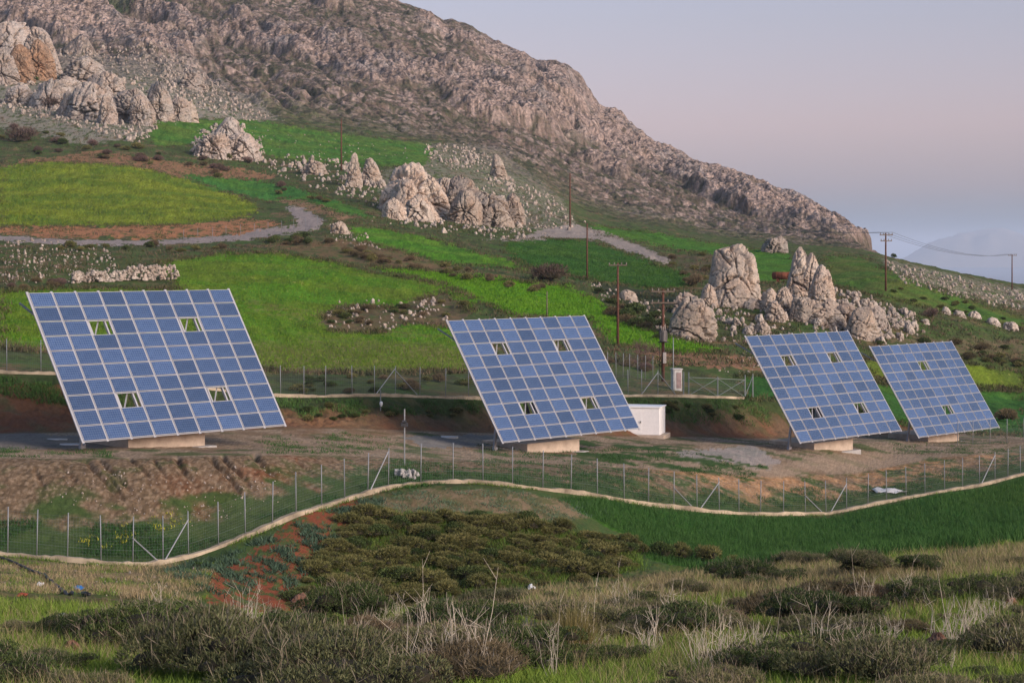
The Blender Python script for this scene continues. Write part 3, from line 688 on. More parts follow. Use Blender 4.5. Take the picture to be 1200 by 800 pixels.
# ------------------------------------------------------------------ cabins
def world_box(px0, px1, pyb, ht, depth, d=None):
    a = at((px0+px1)/2, pyb) if d is None else None
    return a
p = at(748, 510); wd = 46*p.y/F
root = empty('equipment_cabin', p, R(-14), 'white flat-roofed equipment cabin behind the right edge of the second array', 'cabin')
mb = MB(); mb.box((0,1.3,1.15), (wd+.35,2.6,2.2)); bevel(mb.build('body', m_white, root), .04)
mb = MB(); mb.box((0,1.3,2.30), (wd+.5,2.75,.1)); bevel(mb.build('roof', m_white, root), .02)
mb = MB(); mb.box((.1,1.3,-.16), (wd+.9,3.1,.42)); mb.build('plinth', m_conc, root)
mb = MB(); mb.box((-.15,.0,1.1), (.9,.02,1.9)); o = bevel(mb.build('door', m_white, root), .01)
mb = MB(); mb.box((.2,-.06,1.1), (.04,.07,.16)); mb.build('handle', m_dark, o)
mb = MB(); mb.tube([(-.8,-.03,0),(-.8,-.03,1.7)], .03, 6); mb.build('conduit', m_white, root)
p = at(794, 457); root = empty('utility_cabinet', p, R(12), 'small pale upright cabinet standing by the fence left of the gate', 'cabinet')
m_cab = simple('cabinet_grey', (.46,.44,.42), .6)
mb = MB(); mb.box((-.1,0,.9), (.82,.8,1.95)); bevel(mb.build('body', m_cab, root), .02)
mb = MB(); mb.box((-.1,0,1.92), (.95,.95,.08)); mb.build('roof', m_cab, root)
mb = MB(); mb.box((.0,-.41,.9), (.45,.03,1.4)); mb.build('door', simple('cabinet_door', (.28,.20,.19), .6), root)

# ------------------------------------------------------------------ poles
m_wood = simple('pole_wood', (.105,.050,.036), .85, 0, .3, 3, .1, .01); m_woodg = simple('pole_wood_weathered', (.13,.10,.08), .85, 0, .3, 3)
m_porc = simple('porcelain', (.20,.17,.15), .35)
tops = {}
def pole(px, pyb, pyt, label, arms=(), rad=.15, yaw=0, extra=None, mat=None, name='utility_pole'):
    b = at(px, pyb); Hh = (pyb-pyt)*b.y/F; root = empty(name, b, R(yaw), label, 'utility pole' if name == 'utility_pole' else 'post')
    mb = MB(); mb.tube([(0,0,-.4),(0,0,Hh*.5),(.0,0,Hh)], [rad,rad*.85,rad*.68], 10); mb.build('pole', mat or m_wood, root, True)
    for zf, w_ in arms:
        z = Hh-zf; mb = MB(); mb.bar((-w_/2,-.16,z),(w_/2,-.16,z), .11, .13); o = mb.build('crossarm', m_woodg, root)
        for s in (-.46,-.2,.2,.46): 
            mb = MB(); mb.tube([(s*w_,-.16,z+.05),(s*w_,-.16,z+.14),(s*w_,-.16,z+.2),(s*w_,-.16,z+.3)], [.03,.075,.05,.06], 8); mb.build('insulator', m_porc, o)
    if extra: extra(root, Hh)
    tops[label] = (root, b, Hh, arms); return root
def transformer(root, Hh):
    mb = MB(); z = Hh*.50
    mb.tube([(.0,-.42,z-.55),(.0,-.42,z-.5),(.0,-.42,z+.45),(0,-.42,z+.5)], [.3,.34,.34,.2], 14)
    for a in range(8): mb.bar((.36*math.cos(a*.785), -.42+.36*math.sin(a*.785), z-.4), (.36*math.cos(a*.785), -.42+.36*math.sin(a*.785), z+.35), .05, .03)
    o = mb.build('transformer', simple('transformer_grey', (.13,.12,.115), .5, .2), root)
    for x in (-.16,0,.16):
        mb = MB(); mb.tube([(x,-.42,z+.48),(x,-.42,z+.62),(x,-.42,z+.85)], [.05,.06,.03], 8); mb.build('bushing', m_porc, o)
    mb = MB(); mb.bar((-.5,-.2,z+.58),(.5,-.2,z+.58),.1); mb.bar((-.5,-.2,z-.6),(.5,-.2,z-.6),.1); mb.build('bracket', m_dark, root)
    mb = MB(); mb.box((.12,-.3,Hh*.26), (.3,.32,1.0)); mb.build('meter_box', simple('meter_grey', (.32,.29,.27), .6), root)
    mb = MB(); mb.tube([(.12,-.2,Hh*.3),(.12,-.2,z-.5)], .03, 6); mb.tube([(-.3,.1,0),(-.3,.1,Hh*.55)], .03, 6); mb.build('conduit', m_dark, root)
pole(400, 200, 139, 'bare dark wooden pole standing by the two tall rock fins', rad=.25)
pole(668, 266, 203, 'bare dark pole seen against the mountain above the road bend', rad=.22)
pole(688, 327, 262, 'bare brown pole at the lower edge of the dark green field', rad=.15)
pole(724, 406, 308, 'reddish wooden pole with a single crossarm right of the second array', [(.25,2.0)], .16)
pole(777, 447, 339, 'reddish wooden pole carrying a transformer and two crossarms behind the rear fence', [(.2,2.2),(1.25,2.2)], .17, 0, transformer)
pole(641, 372, 341, 'short thin grey post showing above the top edge of the second array', rad=.09, mat=m_woodg, name='post')
pole(1038, 341, 273, 'dark pole with two crossarms against the sky on the right hillside', [(.3,2.2),(1.2,1.9)], .16, 20)
pole(1186, 340, 298, 'distant pole with one crossarm against the sea haze at the far right', [(.25,2.2)], .16, 20)
pole(789, 450, 395, 'thin steel post with a red marker beside the small pale cabinet', rad=.06, mat=m_galv, name='post')
def cable(a, b, sag, n=14): return [a.lerp(b, i/n)+Vector((0,0,-sag*4*(i/n)*(1-i/n))) for i in range(n+1)]
r1 = [v for k, v in tops.items() if k.startswith('dark pole with two')][0]; r2 = [v for k, v in tops.items() if k.startswith('distant pole')][0]
root = empty('power_line', r1[1]+Vector((0,0,r1[2])), 0, 'thin sagging power cables strung from the right hillside pole to the distant pole', 'cables')
for s in (-1,0,1):
    a = r1[1]+Vector((s,-.16*abs(s),r1[2]+.1)); b2 = r2[1]+Vector((s,-.16*abs(s),r2[2]+.1)); mb = MB(); mb.tube([q-root.location for q in cable(a,b2,1.6)], .02, 4)
    a0 = a+Vector((-14+3*s,150,6)); mb.tube([q-root.location for q in cable(a0,a,1.5)], .02, 4); mb.build('cable', m_dark, root)

# small posts with instruments on the platform
p = at(474, 545); root = empty('instrument_post', p, 0, 'thin grey post with a dark instrument box standing above the white stone heap', 'instrument post')
hh = 66*p.y/F; mb = MB(); mb.tube([(0,0,-.1),(0,0,hh)], .045, 8); mb.build('post', m_galv, root)
mb = MB(); mb.box((0,-.1,hh-.95), (.42,.25,.2)); mb.tube([(-.12,-.2,hh-.75),(.12,-.2,hh-.75)], .09, 8); mb.build('instrument_box', m_dark, root)
p = at(446, 481); root = empty('lamp_post', p, 0, 'short thin post with a small white lamp on the bank under the rear fence', 'lamp post')
mb = MB(); mb.tube([(0,0,-.1),(0,0,1.5)], .04, 8); mb.build('post', m_galv, root); mb = MB(); mb.tube([(.05,-.1,.32),(.05,-.1,.45),(.05,-.1,.62),(.05,-.1,.68)], [.05,.12,.12,.04], 10); mb.build('lamp', m_white, root)
# ------------------------------------------------------------------ rock
m_lime = limestone('limestone', (.50,.425,.355), (.20,.18,.165), (.48,.355,.27), 1., .2)
m_limeg = limestone('grey_limestone', (.40,.355,.315), (.15,.14,.135), (.40,.31,.25), .7, .3)
m_orange = limestone('orange_cliff', (.48,.325,.225), (.26,.20,.16), (.50,.29,.17), .3, .8, .3)
m_boul = limestone('boulder_stone', (.52,.455,.395), (.20,.19,.175), (.48,.38,.31), 1.3, .12, .4)
m_redst = limestone('red_stone', (.24,.11,.07), (.14,.09,.07), (.26,.14,.09), 6., .1, .2)
def grid_faces(N, Mm):
    i = np.arange(Mm-1)[:,None]; j = np.arange(N)[None,:]
    return np.stack([i*N+j, i*N+(j+1)%N, (i+1)*N+(j+1)%N, (i+1)*N+j], -1).reshape(-1,4)
def lobe(w, h, dep, prof, seed, lean=0., N=84, Mm=64, amp=.10, cuts=18, strata=0.):
    """rock body: half-width over height from prof, cut by planes, then cracked and pitted"""
    r_ = np.random.default_rng(seed)
    t_ = np.linspace(0, 1, Mm)[:,None]; th = np.linspace(0, 2*np.pi, N, endpoint=False)[None,:]
    pt = np.array(prof); lf = np.interp(t_, pt[:,0], pt[:,1]); rt = np.interp(t_, pt[:,0], pt[:,2])
    cx = (lf+rt)/2; hw = (rt-lf)/2
    x = w*(cx + hw*np.cos(th)) + lean*w*t_; y = dep*.5*np.sin(th)*np.sqrt(np.maximum(hw/np.max(hw), .02)); z = h*t_*np.ones_like(th)
    p = np.stack([x, y, z], -1).reshape(-1,3); S = (w*h*dep)**(1/3.)
    c = np.array([w*float(np.mean(cx)), 0, h*.4]); dirn = p-c; rad = np.linalg.norm(dirn, axis=1)[:,None]+1e-6; nn = dirn/rad
    q = p+seed*13.7
    q = p*np.array([1,1,.6])+seed*13.7
    lump = fbm3(q/(.6*S), 3)
    p = p + nn*(S*amp*1.5*lump)[:,None]*np.array([1,1,.8])
    for k in range(cuts):                                  # fracture planes
        v = r_.normal(size=3); v[2] = abs(v[2])*.5; v /= np.linalg.norm(v); s = p@v; lim = np.quantile(s, r_.uniform(.87,.97)); ex = np.maximum(s-lim, 0); p = p - (ex*.92)[:,None]*v
    q = p*np.array([1,1,.85])+seed*13.7; q2 = q + (.06*S)*np.stack([lump, -lump, lump], 1); fine = fbm3(q/(.10*S), 3)
    f1_, f2_ = worley3(q2/(.26*S)); g1_, g2_ = worley3(q2/(.10*S)); k1_, k2_ = worley3(q2/(.55*S))
    r2_ = 1-2*np.abs(n3(q2/(.30*S))); bed = (p[:,2]*.8-p[:,0]*.5)/(S*.16)+1.2*lump; bed = bed-np.floor(bed)
    d = .88*S*amp*(- 1.5*(1-sst(0,.08,k2_-k1_)) + .35*(.5-k1_) - .9*(1-sst(0,.09,f2_-f1_)) + .35*(.45-f1_) + .28*(.45-g1_) - .4*(1-sst(0,.12,g2_-g1_)) - .6*sst(.75,1,r2_) - .55*sst(.86,1,bed) + .5*fine)
    if strata: d = d + S*strata*np.sin((p[:,0]*.9-p[:,2]*.35)/(S*.07)+3*lump)
    p = p + nn*d[:,None]*np.array([1,1,.8])
    for k in range(14):                                    # fresh flat faces
        v = r_.normal(size=3); v[2] = abs(v[2])*.5; v /= np.linalg.norm(v); s = p@v; lim = np.quantile(s, r_.uniform(.90,.98)); ex = np.maximum(s-lim, 0); p = p - (ex*.8)[:,None]*v
    return p, grid_faces(N, Mm)
PINN = [(0,-.5,.5),(.3,-.5,.46),(.6,-.49,.34),(.82,-.42,.22),(.95,-.30,.10),(1,-.08,-.02)]
BLOCK = [(0,-.5,.5),(.4,-.5,.5),(.75,-.42,.45),(.92,-.3,.33),(1,-.02,.02)]
PYR = [(0,-.5,.5),(.25,-.44,.40),(.5,-.27,.3),(.75,-.15,.22),(.93,-.08,.12),(1,0,.01)]
FIN = [(0,-.5,.5),(.3,-.42,.42),(.6,-.33,.24),(.85,-.2,.08),(1,-.06,-.04)]
LOW = [(0,-.5,.5),(.5,-.47,.46),(.8,-.36,.32),(1,-.02,.02)]
def outcrop(lobes, mat, label, name='rock_outcrop', seed=1, N=84, group=None, **kw):
    """lobes: (left px, right px, top px, base px, profile, lean, depth ratio, metres of shift away)"""
    b0 = at((lobes[0][0]+lobes[0][1])/2, lobes[0][3]); N = int(N*1.55); root = None
    for k, (l, r_, tp, bs, pf, ln, dr, sh) in enumerate(lobes):
        b = at((l+r_)/2, bs); d = b.y+sh; w_ = (r_-l)*d/F*1.2; hh = (bs-tp)*d/F*1.05; sink = hh*.14+.2
        V, Fc = lobe(w_, hh+sink, max(w_*dr, .4), pf, seed*17+k*3+1, ln, N, int(N*.75), **kw)
        V = V + np.array([((l+r_)/2-600)/F*d, d+w_*dr*.35, (HZ-bs)*d/F-sink]) - np.array(b0)
        o = link(bpy.data.objects.new(name if root is None else 'crag', np_mesh(name if root is None else 'crag', V, Fc, True, [mat])), root)
        if root is None: root = o; o.location = b0
    return tag(root, label, 'rock', group)
outcrop([(828,906,275,360,PINN,.02,.8,0)], m_lime, 'tall pale limestone pinnacle, the broader and left one of the pair above the third array', 'rock_pinnacle', 3, 120, amp=.085)
outcrop([(913,960,282,352,FIN,.18,.7,2),(935,976,290,352,FIN,-.02,.7,0),(950,978,308,356,BLOCK,0,.8,-2)], m_lime, 'split pale limestone pinnacle right of the rusty tank', 'rock_pinnacle', 5, 100, amp=.085)
outcrop([(906,936,330,373,PINN,.05,.8,0)], m_lime, 'narrow upright boulder below the rusty tank between the two pinnacles', 'rock_outcrop', 6, 70)
outcrop([(783,838,346,398,BLOCK,0,.8,0),(790,825,340,372,LOW,0,.8,3),(820,842,330,365,BLOCK,0,.8,5)], m_lime, 'pitted pale block of limestone beside the transformer pole', 'rock_outcrop', 8, 84)
outcrop([(990,1032,360,398,BLOCK,0,.8,0),(1012,1030,352,384,LOW,0,.8,2)], m_lime, 'largest rounded boulder of the jumble just above the third array', 'rock_outcrop', 9, 72)
outcrop([(1017,1043,354,386,BLOCK,0,.8,0)], m_limeg, 'upright grey boulder at the right end of the jumble above the third array', 'rock_outcrop', 10, 60)
outcrop([(937,995,355,383,LOW,0,.7,0),(960,990,350,372,LOW,0,.7,3),(925,962,348,380,BLOCK,0,.8,1),(975,1012,350,384,LOW,0,.8,1)], m_lime, 'low broken ledge of pale rock between split pinnacle and jumble', 'rock_outcrop', 11, 84)
outcrop([(890,914,334,366,LOW,0,.8,1),(898,922,350,376,BLOCK,0,.8,-1)], m_lime, 'low joined rocks between the foot of the broad pinnacle and the narrow boulder', 'rock_outcrop', 61, 60)
outcrop([(868,900,349,362,LOW,0,.8,0)], m_lime, 'low flat boulder at the foot of the broad pinnacle', 'rock_outcrop', 12, 48)
outcrop([(884,908,375,392,LOW,0,.8,0)], m_lime, 'pale boulder lying in grass under the narrow upright boulder', 'rock_outcrop', 13, 48)
outcrop([(893,928,277,296,LOW,0,.7,0),(905,925,275,292,BLOCK,0,.7,4)], m_limeg, 'far cluster of grey rocks on the green strip behind the pinnacles', 'rock_outcrop', 14, 60)
outcrop([(446,508,190,250,BLOCK,.0,.8,0),(474,502,185,240,BLOCK,.0,.8,3),(442,482,208,248,LOW,0,.8,-4),(480,530,202,254,LOW,.0,.8,-2),(470,515,226,258,LOW,0,.8,-7),(455,496,206,252,LOW,0,.8,-5),(496,550,203,250,LOW,.0,.8,2),(446,476,228,256,LOW,0,.8,-8)], m_lime, 'biggest limestone outcrop with a peaked top in the middle of the upper hillside', 'rock_outcrop', 20, 100, amp=.12)
outcrop([(518,562,205,254,BLOCK,.0,.8,0),(536,604,218,262,LOW,.0,.7,-3),(556,604,240,264,LOW,0,.7,-6),(526,570,216,262,LOW,0,.7,-4),(585,618,226,262,LOW,0,.8,0)], m_lime, 'limestone outcrop with a dark cleft right of the biggest peaked outcrop', 'rock_outcrop', 21, 96, amp=.12)
outcrop([(573,602,178,210,FIN,-.12,.6,0)], m_lime, 'leaning pointed slab of pale rock above the cleft outcrop', 'rock_outcrop', 22, 64)
outcrop([(404,424,175,219,FIN,.12,.7,0)], m_lime, 'slender upright rock fin, taller of the two beside the bare pole', 'rock_outcrop', 23, 60)
outcrop([(422,446,185,216,BLOCK,0,.7,0)], m_lime, 'stubby rock fin on the right of the slender one beside the bare pole', 'rock_outcrop', 24, 60)
outcrop([(236,296,130,182,PYR,-.05,.8,0),(222,270,152,184,LOW,0,.8,-3),(255,307,150,186,LOW,0,.8,-5)], m_limeg, 'pyramid shaped heap of grey rock in the green upper field', 'rock_outcrop', 25, 100, amp=.14)
outcrop([(-30,40,12,78,BLOCK,.0,.7,6),(22,70,26,88,PINN,.0,.7,6),(-20,20,50,100,BLOCK,0,.6,2)], m_limeg, 'grey craggy cliff top behind the orange rock face at the upper left corner', 'rock_cliff', 66, 100, amp=.12)
outcrop([(6,40,44,96,PINN,.0,.5,-2),(28,62,40,94,PINN,.1,.5,-1)], m_orange, 'orange cliff face at the top left', 'rock_cliff', 26, 110, amp=.10, strata=.012)
outcrop([(70,124,63,96,BLOCK,0,.7,0)], m_limeg, 'pale grey rock block right of the orange cliff', 'rock_outcrop', 27, 72)
outcrop([(24,88,92,128,BLOCK,.05,.6,0),(70,140,94,140,BLOCK,.05,.6,0),(120,178,98,143,BLOCK,0,.6,0),(165,205,96,140,BLOCK,0,.6,0),(52,104,88,118,LOW,.05,.6,6),(100,150,84,112,BLOCK,0,.6,8),(0,40,96,124,LOW,0,.6,3),(60,96,100,136,FIN,.1,.6,-3),(108,138,104,144,FIN,.1,.6,-3),(150,182,106,146,PINN,0,.6,-4),(192,226,112,142,LOW,0,.6,0)], m_limeg, 'long ribbed grey cliff band below the orange cliff', 'rock_cliff', 28, 100, amp=.12, strata=.03)
outcrop([(208,240,80,104,LOW,0,.8,0)], m_limeg, 'single grey rock block at the head of the scree strip', 'rock_outcrop', 29, 60)
outcrop([(182,232,110,141,LOW,0,.7,0)], m_lime, 'low warm rock at the left end of the green upper field', 'rock_outcrop', 30, 60)
outcrop([(352,384,186,205,LOW,0,.8,0)], m_lime, 'rounded pale boulder group leader in the row below the upper field', 'rock_outcrop', 31, 48)
outcrop([(385,410,258,274,LOW,0,.8,0)], m_lime, 'pinkish boulder at the outer side of the road bend', 'rock_outcrop', 32, 48)
outcrop([(724,749,338,352,LOW,0,.8,0)], m_lime, 'pale boulder in dark scrub behind the transformer pole top', 'rock_outcrop', 33, 48)
for k, (l, r_, tp, bs) in enumerate([(1103,1116,359,369),(1116,1133,363,371),(1134,1153,364,373),(1156,1173,371,381),(1175,1198,376,388)]):
    outcrop([(l,r_,tp,bs,LOW,0,.8,0)], m_boul, ('smallest, leftmost boulder','second boulder from the left','flat middle boulder','fourth boulder from the left','largest, rightmost boulder')[k]+' of the row of five on the right slope', 'boulder', 40+k, 40, 'row of boulders on the right slope')
# loose stones: boulder kinds shared between many single stones
def boulder_mesh(seed, N=40, amp=.22):
    V, Fc = lobe(1., .8, .9, [(0,-.3,.3),(.15,-.46,.45),(.45,-.5,.5),(.75,-.4,.38),(.93,-.22,.2),(1,-.01,.01)], seed, 0, N, int(N*.7), amp, 10)
    V[:,2] -= .18; return V, Fc
BV = [boulder_mesh(300+k) for k in range(8)]
BM = [np_mesh('boulder', V, f, False, [m_boul]) for V, f in BV]
SC = [
 (((430,240),(620,250),(640,280),(540,276),(430,262)), 40, (3,12), 'below the two biggest outcrops'),
 (((500,172),(560,185),(610,215),(600,232),(560,205),(505,196)), 40, (3,12), 'on the broken slope above the two biggest outcrops'),
 (((446,215),(490,205),(530,215),(605,235),(605,262),(540,262),(445,252)), 60, (7,20), 'on the flanks of the two biggest outcrops'),
 (((224,165),(250,148),(285,150),(308,176),(300,188),(226,186)), 34, (6,15), 'piled on the pyramid shaped rock'),
 (((0,98),(30,92),(205,98),(205,142),(120,148),(20,130)), 60, (6,17), 'crowded along the ribbed grey cliff'),
 (((790,352),(850,362),(905,368),(960,356),(1060,358),(1080,388),(1030,400),(940,382),(850,398),(800,400)), 60, (6,17), 'among the pinnacles above the third array'),
 (((900,345),(960,340),(1010,350),(1090,372),(1085,396),(1035,404),(960,384),(905,374)), 60, (7,20), 'trailing right from the split pinnacle'),
 (((400,196),(450,205),(448,222),(400,222)), 16, (6,14), 'at the foot of the rock fins'),
 # outline, number, size range in photo px, where
 (((800,355),(900,350),(940,360),(1060,372),(1085,392),(1030,402),(900,402),(790,402)), 130, (3,11), 'around the pinnacle rocks above the third array'),
 (((930,345),(1000,340),(1080,375),(1050,385),(1000,372),(940,372)), 45, (5,14), 'around the pinnacle rocks above the third array'),
 (((1030,304),(1090,318),(1200,342),(1230,350),(1230,374),(1150,356),(1060,332)), 260, (2,8), 'strewn along the right hand crest'),
 (((500,168),(545,170),(590,190),(580,200),(530,196),(495,184)), 110, (2,8), 'in the rubble band at the top of the middle hillside'),
 (((570,205),(640,225),(690,262),(660,272),(600,262),(560,240)), 130, (2,8), 'on the slope right of the cleft outcrop'),
 (((400,205),(450,200),(460,250),(520,258),(600,268),(560,276),(470,262),(405,225)), 70, (3,10), 'around the biggest peaked outcrop'),
 (((290,186),(345,182),(415,190),(440,215),(420,236),(370,222),(320,205)), 85, (3,11), 'in the row under the upper field'),
 (((190,75),(235,85),(320,140),(290,142),(235,128),(190,112)), 240, (2,8), 'in the scree strip running down from the mountain'),
 (((0,118),(60,120),(150,140),(185,150),(170,170),(120,158),(60,140),(0,132)), 150, (3,10), 'below the ribbed grey cliff'),
 (((60,60),(200,50),(225,80),(200,95),(130,95),(70,65)), 150, (2,7), 'on the rocky ground right of the orange cliff'),
 (((225,150),(310,160),(310,190),(280,186),(225,186)), 50, (2,8), 'around the pyramid shaped rock'),
 (((0,285),(40,278),(130,296),(140,318),(60,335),(0,335)), 190, (1.5,7), 'in the rubble above the first array'),
 (((380,355),(450,352),(520,350),(530,375),(450,388),(385,384)), 60, (3,10), 'on the terrace bank in the middle field'),
 (((690,330),(760,352),(790,385),(770,385),(700,350)), 40, (3,9), 'in the dark scrub by the poles'),
 (((380,262),(430,275),(450,296),(395,285)), 30, (2,8), 'outside the road bend'),
 (((860,408),(900,412),(900,440),(840,436)), 22, (2,5), 'on the bank behind the gate'),
 (((560,258),(640,262),(640,280),(560,282)), 30, (2,7), 'at the side of the upper track'),
 (((60,545),(330,545),(330,590),(230,620),(60,590)), 80, (2,4), 'on the red embankment under the first array'),
 (((0,655),(230,665),(240,690),(150,700),(0,690)), 60, (2,5), 'on the rubbish strewn ground below the kerb'),
 (((200,145),(300,150),(480,170),(480,190),(300,180)), 40, (1.5,3), 'in the green upper field'),
]
stones = []
for pts, n, (a, b), where in SC:
    for (x, y) in scatter(pts, int(n*2.1), rng):
        s = a*(b/a)**(rng.random()**1.7); stones.append((s, x, y, where))
stones.sort(key=lambda q: -q[0])
szw = lambda s: 'large' if s > 8 else ('middling' if s > 5.5 else 'small')
cur = {}
for k, (s, x, y, where) in enumerate(stones[:270]):
    p = at(x, y); v = k % 8; o = bpy.data.objects.new('boulder', BM[v]) if v not in cur else cur[v].copy(); cur.setdefault(v, o)
    C.objects.link(o); sz = s*p.y/F; o.location = p; o.scale = (sz, sz*random.uniform(.7,1.1), sz*random.uniform(.7,1.15)); o.rotation_euler = (random.uniform(-.25,.25), random.uniform(-.25,.25), random.uniform(0,6.28))
    tag(o, f'{szw(s)} pale limestone boulder {where}', 'boulder', f'{szw(s)} boulders {where}')
Vs = []; Fs = []; off = 0
extra = [(s, x, y) for s, x, y, _ in stones[270:]]
if True:
    BVs = [boulder_mesh(400+k, 14, .2) for k in range(8)]
    for s, x, y in extra:
        V, Fc = BVs[int(rng.integers(8))]; p = at(x, y); sz = s*p.y/F; a = rng.random()*6.28; ca, sa = math.cos(a), math.sin(a)
        Q = V*np.array([sz, sz*rng.uniform(.7,1.1), sz*rng.uniform(.7,1.1)]); Q = np.stack([Q[:,0]*ca-Q[:,1]*sa, Q[:,0]*sa+Q[:,1]*ca, Q[:,2]], 1)+np.array(p); Vs.append(Q); Fs.append(Fc+off); off += len(Q)
    tag(link(bpy.data.objects.new('rubble', np_mesh('rubble', np.concatenate(Vs), np.concatenate(Fs), False, [m_boul]))), 'small loose pale stones strewn over the hillside', 'rubble', None, 'stuff')
# dry-stone wall: courses of single stones laid into one wall
Vs = []; Fs = []; off = 0; o0 = at(150, 330)
for i in range(430):
    x = 84+rng.random()*124; lv = rng.random(); y = 332-8*(x-84)/124*.6; p = at(x, y); sz = rng.uniform(.35,.8)
    V, Fc = BVs[int(rng.integers(8))]; htm = 1.7 if x > 150 else 1.2
    Vs.append(V*np.array([sz,sz,sz*.75])+np.array(p-o0)+np.array([0,rng.uniform(-.5,.5)*(1-lv*.6),lv*htm])); Fs.append(Fc+off); off += len(V)
o = link(bpy.data.objects.new('stone_wall', np_mesh('stone_wall', np.concatenate(Vs), np.concatenate(Fs), False, [m_boul]))); o.location = o0; tag(o, 'tumbled dry stone wall just above the top edge of the first array', 'stone wall')
# white stone heap, litter, tank, hose
Vs = []; Fs = []; off = 0; o0 = at(475, 560)
for i in range(26):
    V, Fc = BVs[int(rng.integers(8))]; sz = rng.uniform(.25,.6); Vs.append(V*sz+np.array([rng.normal()*.26, rng.normal()*.22, rng.uniform(0,.3)])); Fs.append(Fc+off); off += len(V)
o = link(bpy.data.objects.new('stone_heap', np_mesh('stone_heap', np.concatenate(Vs), np.concatenate(Fs), True, [simple('white_stone', (.36,.345,.33), .9, 0, .35, 3)]))); o.location = o0; tag(o, 'small heap of white stones behind the front fence under the instrument post', 'stone heap')
m_rust = simple('rusty_steel', (.17,.06,.035), .85, .1, .45, 2.2, .2, .02)
p = at(918, 334); p.y -= 6; p = Vector(((918-600)/F*p.y, p.y, (HZ-323)*p.y/F)); root = empty('rusty_tank', p, R(-24), 'rusty brown cylindrical tank lying between the two pinnacles', 'tank')
sc_ = p.y/F; mb = MB(); L_ = 13*sc_; rr = 4.4*sc_; mb.tube([(-L_,0,0),(-L_*.96,0,0),(L_,0,0)], [rr*.8,rr,rr], 24); mb.build('shell', m_rust, root, True)
for x in (-.55,0,.55,.98): mb = MB(); mb.tube([(L_*x-.06,0,0),(L_*x+.06,0,0)], rr*1.05, 24); mb.build('hoop', m_rust, root)
mb = MB(); mb.tube([(L_*1.0,0,0),(L_*1.07,0,0)], [rr*1.15,rr*1.15], 24); mb.tube([(L_*1.07,0,0),(L_*1.09,0,0)], [rr*.6,rr*.55], 20); mb.build('flange', simple('rust_orange', (.24,.08,.04), .8), root)
mb = MB(); mb.box((-L_*.5,0,-rr*1.2), (.25,rr*1.6,rr*.8)); mb.box((L_*.6,0,-rr*1.2), (.25,rr*1.6,rr*.8)); mb.build('cradle', m_rust, root)
hp = [(-12,650),(0,655),(28,664),(50,673),(75,687),(92,697),(104,706)]; pts = []
for x, y in spline(hp, 4.): q = at(x, y); pts.append(q)
# keep the hose lying as one smooth curve on the ground
ds = np.array([q.y for q in pts]); ds = np.convolve(np.pad(ds, 9, mode='edge'), np.ones(19)/19, 'valid'); o0 = pts[0]
pp = [Vector((q.x/q.y*d, d, ground_z(q.x/q.y*d, d)+.10)) for q, d in zip(pts, ds)]
mb = MB(); mb.tube([q-o0 for q in pp], .065, 8); o = mb.build('water_hose', simple('black_rubber', (.012,.012,.014), .55), None, True); o.location = o0; tag(o, 'thick black water hose curving down the ground at lower left', 'hose')
def sheet(name, px, py, w_, h_, c, label, seed, cat='litter'):
    p = at(px, py); d = p.y/F; r_ = np.random.default_rng(seed); n = 12; u = np.linspace(-.5,.5,n); A_, B_ = np.meshgrid(u, u); H_n = fbm(A_*3+seed, B_*3, 3)
    top = np.stack([A_*w_*d*(1+.3*H_n), B_*w_*d*.9+.2*H_n*w_*d, (.16+.5*H_n+.35*(1-4*A_**2)*(1-4*B_**2))*h_*d], -1).reshape(-1,3); bot = top-np.array([0,0,.015])
    q = np.array([[r*n+c_, r*n+c_+1, (r+1)*n+c_+1, (r+1)*n+c_] for r in range(n-1) for c_ in range(n-1)]); k = n*n
    rim = [i for i in range(n)]+[i*n+n-1 for i in range(1,n)]+[(n-1)*n+i for i in range(n-2,-1,-1)]+[i*n for i in range(n-2,0,-1)]
    side = np.array([[rim[i], rim[i]+k, rim[(i+1)%len(rim)]+k, rim[(i+1)%len(rim)]] for i in range(len(rim))])
    o = link(bpy.data.objects.new(name, np_mesh(name, np.concatenate([top,bot]), np.concatenate([q, q[:,::-1]+k, side]), True, [simple(name+'_plastic', c, .4, 0, .15, 3)]))); o.location = p+Vector((0,0,.02)); return tag(o, label, cat)
sheet('plastic_bag', 92, 690, 11, 7, (.03,.16,.42), 'crumpled blue and shiny plastic bag beside the black hose', 1)
sheet('plastic_bag', 90, 728, 12, 8, (.62,.62,.64), 'crumpled white plastic on the rubbish patch left of the hose end', 2)
sheet('plastic_bag', 72, 724, 12, 7, (.33,.34,.37), 'grey plastic scrap left of the white one in the rubbish patch', 3)
sheet('plastic_bag', 47, 686, 8, 6, (.6,.58,.55), 'white plastic scrap under the upper part of the hose', 4)
sheet('plastic_bag', 552, 688, 9, 7, (.65,.66,.68), 'white plastic scrap lying at the foot of the scrub, left of the other one', 5)
sheet('plastic_bag', 623, 690, 9, 8, (.68,.69,.7), 'white plastic scrap lying at the foot of the scrub, right of the other one', 6)
sheet('plastic_sheet', 1042, 577, 34, 9, (.58,.56,.54), 'dirty white plastic sheeting dumped on the embankment inside the fence at right', 7)
sheet('plastic_bucket', 26, 699, 11, 8, (.26,.06,.03), 'orange red plastic scrap on the ground at far left', 8)
